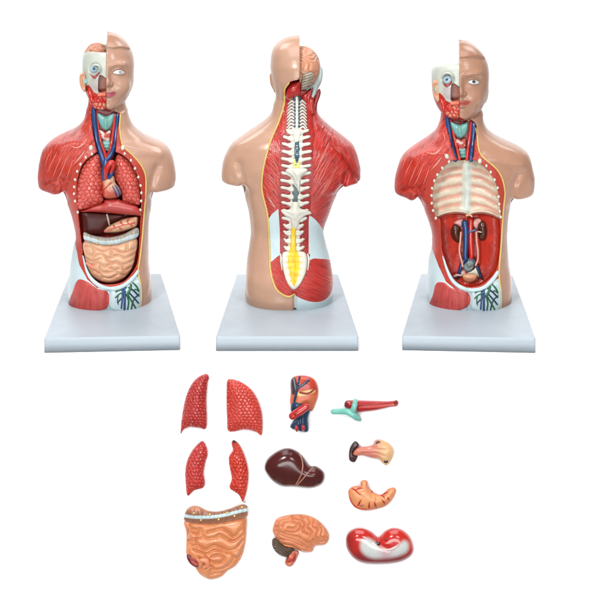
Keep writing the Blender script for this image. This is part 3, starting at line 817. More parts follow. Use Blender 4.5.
    M_th = paint('thigh_paint', (1, 0, 0), .38, .35, namt=.08, fiber=(lin(178, 58, 54), lin(202, 78, 72), lin(214, 100, 90)))
    thp = polyfield(TH)
    tb = c(30, 200, 160, [(225, 300), (225, 200)]) if kind == 1 else c3b([(225, 300), (225, 200)])
    Vr, Tr = region('thigh_muscle', thp, M_th, Tr, Vr, fib=([(None, (tb[1][0], tb[1][1]-20))], 2.6, 30), yl=12)
    band = a2([(225, 100), (195, 145), (165, 175), (150, 230), (142, 300), (157, 360), (167, 430), (182, 520)]) + a3([(192, 250), (217, 290), (252, 320), (300, 328), (350, 318), (395, 285), (460, 262), (470, 100)]) + a2([(470, 120), (380, 100), (335, 92), (275, 85)])
    if kind == 3:
        band = c3a([(200, 170), (170, 205), (140, 240), (128, 300), (130, 360), (142, 400), (160, 470), (172, 540)]) + c3b([(180, 230), (210, 290), (250, 330), (300, 336), (350, 326), (392, 290), (460, 262), (470, 100)]) + c3a([(470, 220), (380, 190), (325, 165), (250, 165)])
    Vr, Tr = region('cut_edge_band', polyfield(band), M_grain, Tr, Vr)
    fas = q([(50, 238), (74, 240), (81, 262), (88, 279), (98, 288), (130, 283), (140, 268), (156, 268), (156, 325), (50, 325)])
    Vr, Tr = region('pelvis_fascia', polyfield(fas, smooth=False), M_pale, Tr, Vr)
    O = q([(44, 196), (96, 60)])
    spec = [(polyfield(q([(20, 20), (125, 20), (110, 150), (92, 150), (76, 165), (66, 190), (66, 200), (20, 200)]), smooth=False), tuple(q([(38, 200)])[0])),
            (None, 66.0)]
    for Ts in islands(Vr, Tr):
        Vk, Tk = compact(Vr, Ts); put('muscle_layer', fr, Vk, Tk, M_mus, root, fib=fan(Vk, cx, spec, 1.25, 14))
    # ---- trims
    path = so.path(SK[:], .1)
    for _ in range(6): path[1:-1] = (path[:-2]+path[1:-1]*2+path[2:])/4
    put('fat_line', fr, *tube(path, 0.85, 8), M_yel, root)
    pk = paint('highlight_streak_paint', lin(238, 150, 136), .25, .5)  # pinkish highlight streaks on the muscle, made as thin painted strands
    for ln, r in (([(152, 462), (175, 470), (198, 458), (214, 436)], .8), ([(206, 480), (188, 505), (166, 530)], .8), ([(222, 420), (224, 400), (220, 380)], .4), ([(120, 500), (100, 545), (82, 590)], .3), ([(140, 505), (122, 550), (98, 600)], .35), ([(105, 480), (85, 520), (66, 560)], .3), ([(160, 515), (150, 550), (130, 600)], .3),
                  ([(90, 470), (70, 500), (55, 540)], .25)):
        put('tendon_highlight_streak', fr, *tube(so.path(q(a1(ln)), -.05, n=6), [r*.3, r, r*1.1, r*.2], 8), pk, root)
    lipp = a3([(196, 205), (212, 262), (235, 297), (270, 321), (310, 328), (350, 317), (384, 288), (400, 266)]) if kind == 1 else c3b([(186, 190), (205, 255), (228, 300), (262, 325), (305, 333), (345, 322), (378, 290), (394, 266)])
    put('pelvis_rim', fr, *tube(so.path(lipp, -.8), [.6, 1.4, 1.9, 2.3, 2.5, 2.4, 2.3, 2.2], 10), M_pale, root)
    beads = a2([(232, 125), (209, 137), (190, 162), (178, 188), (170, 218), (167, 245), (166, 270), (170, 297), (180, 338), (345, 103), (352, 125), (375, 150), (390, 180), (402, 212), (410, 243), (413, 270), (412, 300), (409, 333)]) + a2([(228, 102)])
    if kind == 3:
        beads = c3a([(215, 192), (190, 215), (172, 240), (161, 262), (153, 290), (151, 317), (152, 345), (157, 372), (167, 400), (352, 205), (368, 228), (382, 256), (393, 286), (397, 318), (399, 345), (401, 372), (405, 393), (207, 172), (328, 188)])
    b0 = None
    for i, (bu, bv) in enumerate(beads):
        h = so.hit(bu, bv, .2)
        if h is None: continue
        r = 2.1 if (bv < 150.5 and i > 8 and kind == 1) or (kind == 3 and i >= len(beads)-2) else 1.25
        if b0 is None or abs(r-1.25) > .1:
            o = put('rib_end', fr, *ellipsoid((0, 0, 0), (r, r*.9, r*1.25), 14, 10), M_bone, root); b0 = b0 or o
        else:
            o = b0.copy(); COL.objects.link(o)
        o.location = Vector(h[0])*S
        o.rotation_euler[1] = .5*(hash2(F(i), F(3.))-.5)*2
    # ---- throat
    def rel(name, poly, mat, parent=root, color=None, **k):
        Vv, Tt, cc = relief(cx, poly, color=color, **k); return put(name, fr, Vv, Tt, mat, parent, col=cc)
    flat = lambda col: (lambda u, v, d: np.tile(col, (len(u), 1)))
    def tb3(name, pts, r, mat, parent=root, n=6): return put(name, fr, *tube(P3(fr, pts, n), r, 12), mat, parent)
    def qz(p, ys):
        p = q(p); return [(a[0], a[1], y) for a, y in zip(p, ys)]
    rel('larynx', q(nk([(195, 150), (265, 175), (330, 150), (328, 215), (305, 270), (262, 298), (225, 270), (200, 215)])), M_turq, y0=-9, H=6, R=5, thick=3, detail=groove([q(nk([(262, 170), (262, 290)]))], -1.5, 1.5))
    rel('thyroid', q(nk([(205, 290), (235, 300), (262, 312), (295, 295), (310, 320), (300, 380), (262, 400), (232, 370), (212, 330)])), paint('thyroid_paint', None, .3, .4, namt=.1), y0=-10, H=5, R=4, thick=3,
        color=lambda u, v, d: mixc(lin(238, 214, 200), lin(205, 84, 74), sstep(.45, .6, vnoise(u, v, 2.2, 6))), detail=lungdet(2.6, .8))
    tp = q(nk([(236, 385), (300, 385), (303, 470), (243, 472)]))
    rel('trachea', tp, M_turq, y0=-10, H=4, R=3.5, thick=3, detail=lambda u, v, d: .6*np.cos(v*2*np.pi/3.2))
    ends = 1 if kind == 1 else 3
    Y1 = [-13, -15, -17, -22, -31, -36]
    if kind == 1:
        tb3('jugular_vein', qz(nk([(160, 92), (165, 200), (178, 320), (200, 430), (232, 520), (250, 575)]), Y1), [2.3, 2.5, 2.6, 2.5, 2.5, 2.3], M_blue)
        tb3('jugular_vein', qz(nk([(362, 165), (352, 300), (338, 430), (305, 510), (262, 570)]), [-12, -15, -21, -30, -36]), [2.1, 2.4, 2.4, 2.4, 2.2], M_blue)
        tb3('carotid_artery', qz(nk([(183, 120), (195, 250), (222, 400), (252, 480), (272, 540)]), [-11, -13, -17, -25, -33]), 1.7, M_art)
        tb3('carotid_artery', qz(nk([(340, 165), (326, 300), (308, 430), (285, 510), (272, 540)]), [-12, -15, -19, -28, -33]), 1.6, M_art)
        hz = lambda p, ys: [(a[0], a[1], y) for a, y in zip(p, ys)]
    else:
        tb3('jugular_vein', [(a[0], a[1], y) for a, y in zip(c3n([(122, 40), (135, 150), (152, 260), (182, 366)]), (-13, -15, -19, -28))], [2.3, 2.6, 2.7, 2.6], M_blue)
        tb3('jugular_vein', [(a[0], a[1], y) for a, y in zip(c3n([(322, 100), (318, 200), (308, 290), (298, 366)]), (-12, -15, -19, -28))], [2.2, 2.5, 2.5, 2.4], M_blue)
        tb3('carotid_artery', [(a[0], a[1], y) for a, y in zip(c3n([(150, 70), (170, 180), (195, 280), (212, 362)]), (-11, -13, -17, -26))], 1.7, M_art)
        tb3('carotid_artery', [(a[0], a[1], y) for a, y in zip(c3n([(300, 90), (292, 180), (278, 280), (268, 362)]), (-12, -14, -18, -26))], 1.7, M_art)
    # ---- dissected half of the face
    if kind == 1: eye(fr, root, 94.4, 68.4, -20.4, 4.3, 1.6, (.2, .1), (190, 216, 226))
    else: eye(fr, root, 447.3, 80.2, -22.0, 4.6, 1.6, (-1.0, -.6), (190, 216, 226))
    put('brow_ridge', fr, *tube(so.path(q(fc([(138, 335), (152, 306), (180, 292), (210, 300), (228, 326)])), -2.6, n=6), [.5, 1.1, 1.35, 1.1, .5], 10), paint('brow_bone', lin(212, 218, 206), .35), root)
    rel('eye_muscle', q(fc([(148, 352), (165, 368), (190, 372), (222, 345), (214, 378), (196, 400), (182, 398), (165, 380)])), paint('eye_muscle_paint', lin(165, 44, 40), .3), y0=-21.5, H=2.5, R=2, thick=3)
    tb3('masseter_muscle', qz(fc([(140, 450), (150, 480), (160, 530), (172, 580), (190, 610)]), (-15, -19, -21, -20, -16)), [1.2, 2.2, 2.5, 2.4, 1.5], paint('jaw_muscle', (1, 0, 0), .3, fiber=mk((215, 60, 44))) if False else M_art)
    gl = polyfield(q(fc([(190, 545), (225, 535), (235, 580), (200, 600)])))
    rel('salivary_gland', q([(94, 98), (97, 95.2), (101, 95.5), (104, 96.5), (106.8, 97.5), (106.8, 108), (102, 109.8), (96.5, 108.5), (93.2, 104)]), paint('gland_paint', None, .25, .5, namt=.12), y0=-18.5, H=7, R=5, thick=4,
        color=lambda u, v, d: mixc(lin(208, 44, 34), lin(244, 168, 132), sstep(.1, .4, cells(u, v, 4.6, .6, k=9))*sstep(.3, .5, vnoise(u+3, v, 5.0, 7))), detail=lungdet(4.6, 1.8))
    rel('tongue', q([(97.5, 94.2), (101, 92.4), (106.8, 92.3), (106.8, 96.2), (102, 96.8), (98.5, 96.6)]), paint('tongue_paint', lin(232, 108, 78), .25), y0=-23.5, H=3.5, R=2.4, thick=4)
    # ear on the opened side
    ex, ev = (83.0, 82.5) if kind == 1 else (435.4, 91.5)
    es = 1.0 if kind == 1 else 1.18
    ecol = paint('ear_paint', lin(226, 168, 134), .35)
    rel('ear', [(ex+a*es, ev+b*es) for a, b in ((2.6, -8.5), (-.6, -10), (-2.9, -7), (-3.0, -1), (-1.6, 5), (1.4, 9), (3.4, 7.5), (3.0, 0), (3.2, -5))], ecol, y0=-12, H=3.0, R=2, thick=5,
        detail=groove([[(ex+1.5, ev-6.5), (ex-.8, ev-6), (ex-.8, ev), (ex+.6, ev+4)]], 1.6, 1.0))
    rel('ear_bone', q(fc([(100, 400), (118, 392), (134, 402), (134, 422), (118, 434), (104, 428)])), M_turq, y0=-15, H=2.5, R=2, thick=2.5)
    ex2, ev2 = (133.0, 80) if kind == 1 else (488.2, 92)
    M_skin1 = paint('ear_skin_paint', lin(190, 140, 110), .35)
    rel('ear', [(ex2-2.8, ev2-8), (ex2-.3, ev2-8.5), (ex2+.6, ev2-5), (ex2+.2, ev2+2), (ex2-1.2, ev2+8), (ex2-3.5, ev2+11), (ex2-4.6, ev2+5)], M_skin1, y0=14, H=2, R=2, thick=8)
    # eye of the skinned half
    de = so.depthmap(mid-4, mid+32, (60 if kind == 1 else 70), (84 if kind == 1 else 92), 1.0)
    if kind == 1: al = fc([(322, 352), (345, 335), (368, 330), (392, 340), (408, 355), (380, 364), (350, 364)])
    else: al = c(425, 35, 80, [(312, 348), (335, 332), (360, 328), (382, 338), (396, 352), (370, 362), (340, 362)])
    e = rel('eye', al, M_white, follow=de, H=1.2, R=1.8, thick=.35)
    if kind == 1:
        ir = [(372, 347)]; ic, pc = paint('faded_iris_paint', lin(206, 208, 206), .2), paint('faded_pupil_paint', lin(150, 150, 152), .2); px = fc(ir)[0]
    else:
        ir = [(352, 343)]; ic, pc = paint('grey_iris_paint', lin(96, 84, 84), .2), M_black; px = c(425, 35, 80, ir)[0]
    h = so.hit(px[0], px[1], 1.35)[0]
    put('iris', fr, *ellipsoid(h, (1.75, .5, 1.75), 20, 10), ic, e)
    put('pupil', fr, *ellipsoid(h+F([0, -.4, 0]), (1.0, .35, 1.0), 16, 8), pc, e)
    li = fc([(312, 352), (330, 330), (362, 318), (395, 326), (414, 350)]) if kind == 1 else c(425, 35, 80, [(302, 350), (325, 326), (355, 317), (385, 324), (404, 346)])
    M_lid = paint('lid_paint_%d' % kind, SC*.9, .35)
    put('eyelid', fr, *tube(so.path(li, .15), [.4, 1.0, 1.15, 1.0, .4], 8), M_lid, root)
    lo = fc([(322, 357), (345, 370), (372, 371), (398, 364), (412, 355)]) if kind == 1 else c(425, 35, 80, [(310, 354), (335, 368), (360, 369), (385, 362), (400, 352)])
    put('eyelid', fr, *tube(so.path(lo, .1), [.2, .55, .6, .5, .2], 8), M_lid, root)
    br = fc([(296, 330), (318, 306), (350, 294), (385, 298), (414, 316)]) if kind == 1 else c(425, 35, 80, [(285, 322), (308, 302), (340, 290), (375, 292), (402, 306)])
    put('eyebrow', fr, *tube(so.path(br, -.35), [.3, .9, 1.0, .9, .2], 8), paint('brow_paint_%d' % kind, SC*F([.82, .76, .72]), .4), root)
    # ---- groin vessels
    g = gr if kind == 1 else (lambda p: [(x+357.2, y+.6) for x, y in gr(p)])
    for ln, r, m in (([(385, 160), (387, 220), (386, 292)], 1.15, M_blue), ([(372, 160), (374, 210), (368, 285)], .8, M_blue), ([(398, 165), (352, 182), (336, 190)], .75, M_green), ([(392, 190), (358, 200), (334, 222)], .7, M_green),
                     ([(392, 205), (368, 228), (346, 250)], .75, M_navy), ([(412, 165), (440, 185), (468, 214)], .85, M_navy), ([(408, 190), (440, 225), (466, 256)], .8, M_navy), ([(404, 205), (430, 250), (450, 285)], .8, M_green),
                     ([(400, 205), (410, 250), (404, 294)], .8, M_green), ([(436, 138), (456, 160), (468, 182)], .85, M_green), ([(425, 150), (418, 175), (400, 210)], 1.2, M_green), ([(470, 205), (440, 235), (425, 290)], .7, M_navy),
                     ([(350, 205), (345, 240), (350, 262)], .5, M_green), ([(440, 180), (452, 176), (470, 190)], .6, M_green)):
        put('groin_vessel', fr, *tube(so.path(g(ln), .25, n=8), r, 8), m, root)
    return fr, root, so, rel, tb3

def organs_in_place(fr, root, so, rel0, tb3):
    cx = fr.cx
    def thing(name, poly, mat, label, cat, color=None, **k):
        Vv, Tt, cc = relief(cx, poly, color=color, **k); o = put(name, fr, Vv, Tt, mat, None, col=cc); tag(o, label, cat); 
        o0 = (Vv.min(0)+Vv.max(0))/2; o['_off'] = list(o0); return o
    def part(name, poly, mat, parent, color=None, **k):
        Vv, Tt, cc = relief(cx, poly, color=color, **k); return put(name, fr, Vv, Tt, mat, parent, col=cc)
    LC[0] = 5.3
    lc = lungcol(lin(206, 58, 50), lin(240, 122, 108))
    G = 'organ pieces seated in the left torso'
    o = thing('lung', a2([(240, 125), (212, 145), (190, 178), (178, 215), (172, 258), (172, 300), (180, 330), (212, 328), (255, 312), (274, 298), (272, 265), (276, 222), (270, 170), (258, 130)]), M_lung,
              'scaly red lung seated in the chest of the leftmost torso, on the muscle side', 'lung model', lc, y0=-16.5, H=15, R=16, thick=8, detail=lungdet(5.3, 1.6, .85)); o['group'] = G
    o = thing('lung', a2([(325, 128), (352, 138), (380, 168), (400, 212), (408, 255), (409, 312), (378, 312), (345, 300), (340, 270), (328, 240), (314, 212), (312, 170)]), M_lung,
              'scaly red lung seated in the chest of the leftmost torso, on the skin side', 'lung model', lc, y0=-16.5, H=15, R=16, thick=8, detail=lungdet(5.3, 1.6, .85)); o['group'] = G
    # diaphragm, fixed
    rel0('diaphragm', ch([(72, 402), (110, 388), (165, 362), (222, 345), (238, 325), (320, 322), (340, 330), (400, 352), (452, 378), (470, 432), (430, 430), (350, 424), (240, 412), (150, 405)]), paint('diaphragm_paint', None, .28, .45, namt=.08),
         color=lambda u, v, d: mixc(lin(186, 50, 44), lin(204, 92, 88), sstep(0, 7, d)), y0=-16.5, H=11, R=10, thick=12, blurk=5)
    hc = lambda u, v, d: mixc(mixc(lin(240, 190, 156), lin(206, 60, 46), np.clip(sstep(.45, .8, vnoise(u, v, 6, 3))*.5+sstep(185, 194, v)*.8+.6*sstep(107, 103, u), 0, 1)), lin(120, 150, 170), sstep(3.2, 1.5, np.abs((u-118.4)-(v-189)*.35))*sstep(183, 187, v)*(.4+.5*(vnoise(u*3, v, 2, 5) > .5)))
    o = thing('heart', ch([(222, 182), (250, 168), (292, 170), (302, 212), (330, 250), (341, 285), (318, 312), (270, 320), (226, 310), (213, 262), (215, 212)]), M_col,
              'small cream and red heart between the two lungs of the leftmost torso', 'heart model', hc, y0=-26, H=9, R=8, thick=4, detail=groove([ch([(225, 240), (260, 225), (300, 215)]), ch([(270, 250), (300, 280), (318, 305)])], 1.0, 1.2)); o['group'] = G
    def ht(name, pts, r, mat):
        put(name, fr, *tube(P3(fr, [(a[0], a[1], y) for a, y in pts], 6), r, 12), mat, o)
    Z = lambda p, ys: list(zip(ch(p), ys))
    ht('vena_cava', Z([(242, 70), (238, 110), (232, 150), (228, 185)], (-37, -38, -38, -36)), [2.4, 3.0, 2.8, 2.2], M_blue)
    ht('pulmonary_vein', Z([(262, 178), (278, 150), (285, 100)], (-36, -37, -35)), [2.2, 2.4, 1.6], M_blue)
    ht('aorta', Z([(238, 180), (245, 130), (262, 95), (282, 82), (290, 100), (280, 130), (268, 160)], (-37, -40, -41, -41, -40, -39, -37)), [2.2, 2.8, 2.8, 2.6, 2.2, 1.8, 1.2], M_art)
    hs = Surf(*relief(cx, ch([(222, 182), (250, 168), (292, 170), (302, 212), (330, 250), (341, 285), (318, 312), (270, 320), (226, 310), (213, 262), (215, 212)]), y0=-26, H=9, R=8, thick=4)[:2], cx)
    for k, ln in enumerate(([(285, 240), (300, 270), (310, 300)], [(300, 235), (322, 268), (328, 298)], [(275, 215), (250, 240), (228, 262)])):
        put('coronary_vessel', fr, *tube(hs.path(ch(ln), .1, n=6), .55, 8), M_blue if k < 2 else M_art, o)
    LV = mixc(lin(92, 36, 28), lin(70, 26, 22), F(.3))
    o = thing('liver', ch([(82, 402), (160, 405), (250, 414), (352, 426), (345, 445), (290, 475), (262, 492), (222, 545), (160, 556), (100, 552), (86, 480)]), paint('liver_dark', None, .4, .2),
              'dark brown liver under the diaphragm of the leftmost torso', 'liver model', lambda u, v, d: np.tile(lin(74, 20, 14), (len(u), 1)), y0=-16.5, H=5, R=6, thick=6); o['group'] = G
    put('ligament', fr, *tube(P3(fr, [(*p, y) for p, y in zip(ch([(247, 424), (255, 455), (262, 490)]), (-27.5, -28, -27.5))]), [.9, 1.1, .7], 8), paint('ligament_paint', lin(190, 172, 160), .35), o)
    o = thing('stomach', ch([(224, 537), (258, 497), (345, 457), (400, 445), (443, 440), (447, 470), (436, 505), (400, 520), (330, 538), (270, 542)]), M_col,
              'peach stomach with thin red vessels beside the liver of the leftmost torso', 'stomach model', lambda u, v, d: mixc(lin(238, 190, 150), lin(226, 150, 110), .6*vnoise(u, v, 5, 2)), y0=-14, H=8, R=6, thick=10); o['group'] = G
    for ln in ([(232, 535), (300, 510), (360, 492), (430, 480)], [(330, 512), (345, 530)], [(300, 512), (290, 492)], [(360, 494), (335, 478), (340, 465)], [(400, 487), (412, 505)], [(392, 488), (380, 470), (388, 455)]):
        put('stomach_vessel', fr, *tube(P3(fr, [(*p, -31.3) for p in ch(ln)]), .55, 8), M_art, o)
    ic = lambda u, v, d: mixc(lin(238, 186, 148), lin(222, 150, 112), .6*vnoise(u, v, 6, 3))
    gl = [a3(q) for q in ([(205, 165), (240, 175), (275, 190), (310, 180), (345, 195), (392, 180)], [(210, 190), (235, 205), (270, 200), (290, 215), (330, 205), (355, 215), (390, 200)], [(208, 215), (240, 225), (262, 215)],
         [(225, 240), (255, 232), (280, 245), (320, 230), (345, 240), (385, 225)], [(262, 245), (270, 265), (300, 268), (330, 255)], [(345, 240), (350, 260), (375, 250)], [(270, 285), (300, 290), (330, 275), (352, 280)], [(230, 165), (240, 190), (232, 210)], [(300, 185), (305, 205)],
         [(300, 250), (330, 270)], [(360, 165), (362, 185)], [(285, 215), (300, 232)], [(240, 262), (262, 270), (270, 290)])]
    o = thing('intestine', a3([(204, 150), (205, 215), (218, 262), (240, 288), (272, 304), (305, 307), (345, 292), (376, 256), (391, 205), (392, 140), (300, 158)]), M_col,
              'coiled peach intestine filling the belly of the leftmost torso', 'intestine model', ic, y0=-16.5, H=12, R=13, thick=8, detail=lobes(gl, 3.4, 3.6)); o['group'] = G
    wl = linefield([a2([(205, 432), (270, 452), (330, 448), (400, 425)])])
    part('colon', a2([(202, 412), (235, 424), (290, 432), (345, 422), (397, 398), (402, 428), (372, 452), (310, 466), (245, 460), (205, 444)]), M_col, o,
         lambda u, v, d: mixc(lin(168, 160, 152), lin(205, 224, 226), sstep(2.2, 1.2, wl(u, v))), y0=-14, H=7, R=5, thick=14, detail=lambda u, v, d: .5*np.cos(u*2*np.pi/7.5))
    for p in a2([(222, 425), (262, 440), (305, 438), (345, 432), (380, 415), (250, 455), (300, 458), (350, 446)]):
        put('colon_bead', fr, *ellipsoid(unproj(p[0], p[1], -34.0, cx), (.75, .7, .75), 10, 8), M_yel, o)
    put('appendix', fr, *tube(P3(fr, [(*p, -33) for p in a3([(212, 232), (232, 244), (250, 254), (255, 268)])]), [1.2, 2.0, 1.9, 1.1], 10), paint('appendix_paint', lin(232, 140, 112), .3), o)
    # brain on the skull rim
    brain_top(fr, 96.6, 60, 3, (13.6, 22, 17.5), 'pink brown brain top showing above the open skull of the leftmost torso', lin(214, 148, 118), -1, 105.2)

def brain_top(fr, u, v, Y, rad, label, colr, side, ucut):
    x0, y0, z0 = unproj(u, v, Y, fr.cx); V, T = ellipsoid((0, 0, 0), (1, 1, 1), 120, 90)
    # gyri: worm-like ridges on the sphere
    r = .86+.14*gyri(V*F(rad), 1, .5, .3)
    V = V*r[:, None]*F(rad)+F([x0, y0, z0])
    xc = (ucut-fr.cx); V[:, 0] = np.minimum(V[:, 0], xc) if side < 0 else np.maximum(V[:, 0], xc)
    o = put('brain', fr, V, T, paint('brain_top_paint', colr, .32, .4, namt=.08), None); tag(o, label, 'brain model', 'brain pieces seated in the torsos')
    o['_off'] = list((V.min(0)+V.max(0))/2)
    return o

def emptied_parts(fr, root, so, rel, tb3):
    k8 = lambda p: c(430, 200, 80, p)
    rel('kidney', k8([(178, 180), (210, 188), (228, 215), (222, 245), (232, 290), (212, 316), (180, 305), (155, 270), (150, 222)]), M_brown, y0=1, H=7, R=5, thick=4)
    rel('kidney', k8([(385, 152), (408, 165), (420, 205), (420, 255), (405, 290), (375, 298), (355, 275), (362, 240), (350, 210), (362, 170)]), M_brown, y0=1, H=7, R=5, thick=4)
    pk = paint('adrenal_paint', lin(236, 168, 158), .3)
    rel('adrenal_gland', k8([(175, 172), (200, 148), (240, 140), (245, 165), (228, 200), (205, 188)]), pk, y0=0, H=4, R=3, thick=3)
    rel('adrenal_gland', k8([(310, 165), (330, 138), (365, 135), (380, 155), (360, 180), (345, 215), (318, 195)]), pk, y0=0, H=4, R=3, thick=3)
    Z = lambda p, y: [(*a, y) for a in k8(p)]
    tb3('renal_artery', Z([(280, 238), (310, 228), (335, 218)], -10), 1.1, M_blue)
    tb3('vena_cava', Z([(255, 170), (262, 230), (262, 320), (258, 400), (262, 435)], -10), [3.2, 3.0, 2.7, 2.4, 2.2], M_blue)
    tb3('aorta', Z([(300, 150), (298, 230), (300, 320), (305, 400), (300, 430)], -8), [2.4, 2.6, 2.8, 2.5, 2.0], M_art)
    tb3('iliac_vein', Z([(262, 425), (235, 470), (218, 520), (200, 575)], -8), [2.2, 1.9, 1.7, 1.2], M_blue)
    tb3('iliac_vein', Z([(280, 440), (315, 440), (345, 490), (378, 575)], -8), [1.8, 1.8, 1.7, 1.2], M_navy)
    ur = paint('ureter_paint', lin(240, 176, 150), .3)
    tb3('ureter', Z([(226, 240), (222, 300), (215, 380), (232, 450), (240, 490)], -10), .95, ur)
    tb3('ureter', Z([(340, 235), (342, 300), (352, 380), (350, 440), (335, 480)], -10), .95, ur)
    tb3('renal_vein', Z([(355, 232), (375, 236)], -11), .6, M_bone)
    rel('rectum', k8([(270, 450), (300, 440), (325, 460), (318, 500), (285, 530), (252, 522), (244, 490)]), paint('rectum_paint', lin(120, 138, 136), .3, namt=.15), y0=-2, H=5, R=3.5, thick=6, detail=groove([k8([(262, 480), (285, 505), (310, 490)])], 1.2, 1.2))
    rel('peritoneum', k8([(232, 520), (262, 535), (318, 512), (340, 490), (365, 560), (350, 578), (330, 590), (235, 590), (215, 578)]), M_bone, y0=-2, H=3, R=3, thick=4)
    bl_ = c(420, 260, 80, [(308, 112), (345, 100), (385, 98), (420, 112), (410, 148), (380, 166), (350, 168), (320, 150)])
    rel('bladder', bl_, M_peach, y0=-6, H=6, R=5, thick=5)
    g8 = lambda p: c(420, 260, 80, p)
    tb3('round_ligament', [(*p, -13) for p in g8([(250, 122), (275, 112), (300, 116)])], [1.5, 1.1, .8], paint('ligament_pale', lin(230, 200, 190), .3))
    tb3('femoral_vein', [(*p, -12) for p in g8([(255, 132), (272, 128)])], 1.0, M_navy)
    tb3('femoral_vein', [(*p, -12) for p in g8([(440, 110), (452, 132)])], 1.0, M_navy)
    # a flat bone strip at the bottom of the ribs: midpoint notch
    tb3('xiphoid', [(*p, -20) for p in c3a([(280, 390), (290, 386), (300, 392)])], 1.0, M_peach)
def back_torso():
    Pd = DATA[2]; cx = Pd['cx']; fr = frame(cx, 0.1); mid = Pd['mid']
    B = build_back(); V, T, so = B['V'], B['T'], B['surf']
    root = empty('anatomical_torso', fr)
    tag(root, 'torso model seen from behind with an exposed white spine and yellow cord', 'anatomical model', 'torso models on square stands')
    stand(fr, root, 134.5, 106, -130, 96, dx=-3.6)
    SK = bh([(182, 520), (179, 480), (183, 432), (212, 390), (255, 368), (300, 362)])[::-1] + bn([(182, 130), (152, 220), (112, 310), (82, 400), (62, 480), (50, 545)]) + b2([(191, 275), (194, 310), (207, 360), (214, 400), (219, 480), (221, 545)]) \
        + b3([(222, 250), (232, 300), (252, 338), (288, 357), (311, 347)])
    line = [tuple(p) for p in catmull(SK, 5)]
    skinp = polyfield(line + [(295.2, 335), (190, 335), (190, 10), (mid+3, 10), (mid+3, 80)], smooth=False, pad=5)
    def region(name, pf, mat, Tcur, Vcur, colf=None, fib=None, yl=None):
        u, v = proj(Vcur, cx); fv = pf(u, v)
        if yl is not None: fv = np.maximum(fv, Vcur[:, 1]-yl)
        Vn, Ti, To = clip(Vcur, Tcur, fv)
        if len(Ti) == 0: return Vn, To
        for Ts in islands(Vn, Ti):
            Vk, Tk = compact(Vn, Ts); put(name, fr, Vk, Tk, mat, root, col=None if colf is None else colf(Vk), fib=None if fib is None else fan(Vk, cx, fib[0], *fib[1:]))
        return Vn, To
    M_skin = paint('skin_paint', None, .30, .38)
    Vr, Tr = region('skin_shell', skinp, M_skin, T, V, lambda Vk: np.tile(lin(205, 162, 136), (len(Vk), 1)))
    M_mus = paint('back_muscle_paint', (1, 0, 0), .28, .5, namt=.08, fiber=(lin(140, 26, 26), lin(200, 48, 38), lin(236, 120, 100)))
    M_gl = paint('gluteal_paint', (1, 0, 0), .34, .4, namt=.06, fiber=(lin(160, 34, 32), lin(198, 52, 44), lin(224, 110, 80)))
    und = polyfield(bh([(180, 520), (178, 480), (186, 425), (208, 392), (240, 374), (275, 366), (312, 364), (314, 440), (306, 482), (275, 492), (240, 508), (205, 520)]))
    Vr, Tr = region('nape_muscle', und, paint('nape_paint', lin(170, 34, 32), .3, .45, namt=.15, bump=.0004, bscale=300), Tr, Vr)
    bed = b1([(284, 285), (352, 285), (366, 400), (375, 420), (383, 590)]) + b2([(372, 300), (372, 350), (362, 420), (362, 530)]) + b3([(370, 200), (350, 270), (325, 318), (305, 332), (288, 310), (270, 260), (262, 200)]) + b2([(258, 530), (257, 420), (256, 350), (258, 240), (258, 100)]) + b1([(272, 420), (280, 380)])
    Vr, Tr = region('spine_bed', polyfield(bed, smooth=False), paint('spine_bed_paint', lin(172, 40, 38), .35, .4, namt=.12, bump=.0005, bscale=500), Tr, Vr)
    gl = polyfield(b3([(214, 235), (228, 226), (262, 203), (275, 250), (292, 312), (306, 334), (312, 347), (290, 358), (250, 342), (205, 300)]))
    Vr, Tr = region('gluteal_muscle', gl, M_gl, Tr, Vr, fib=([(None, 48.0)], 1.6, 14), yl=14)
    gr_ = polyfield(b3([(372, 220), (405, 217), (449, 226), (456, 275), (448, 338), (420, 370), (378, 376), (332, 362), (312, 347), (300, 325), (335, 260)]))
    Vr, Tr = region('gluteal_muscle', gr_, M_gl, Tr, Vr, fib=([(None, 22.0)], 1.6, 14), yl=14)
    f1 = polyfield(b2([(252, 364), (228, 384), (216, 402), (214, 560)]) + b3([(214, 236), (228, 226), (262, 203)]) + b2([(258, 450)]), smooth=False)
    Vr, Tr = region('lumbar_fascia', f1, M_pale, Tr, Vr, yl=16)
    f2 = polyfield([tuple(p) for p in catmull(b2([(364, 386), (392, 408), (420, 448), (440, 505), (470, 600)]), 5)] + b3([(480, 450), (313, 440), (313, 340), (360, 230)]) + b2([(364, 540)]), smooth=False)
    Vr, Tr = region('lumbar_fascia', f2, M_pale, Tr, Vr)
    spec = [(polyfield(b1([(440, 460), (462, 478), (502, 521), (560, 605), (640, 605), (640, 200), (500, 200)]), smooth=False), 70.0),
            (polyfield(b1([(100, 250), (300, 250), (300, 700)])+b2([(260, 380), (100, 420)]), smooth=False), tuple(b2([(330, 440)])[0])),
            (None, tuple(b2([(300, 420)])[0]))]
    for Ts in islands(Vr, Tr):
        Vk, Tk = compact(Vr, Ts); put('muscle_layer', fr, Vk, Tk, M_mus, root, fib=fan(Vk, cx, spec, 1.35, 16))
    put('fat_line', fr, *tube(so.path(SK[2:], .1), 1.0, 8), M_yel, root)
    put('cut_edge', fr, *tube(so.path(b3([(313, 350), (313, 380), (313, 408)]), .0), .5, 6), M_pale, root)
    dm = so.depthmap(255, 345, 96, 310, 1.5, -25)
    def rel(name, poly, mat, parent=root, color=None, **k):
        Vv, Tt, cc = relief(cx, poly, color=color, **k); return put(name, fr, Vv, Tt, mat, parent, col=cc)
    # seam of white fibres beside the trapezius
    rs = random.Random(5)
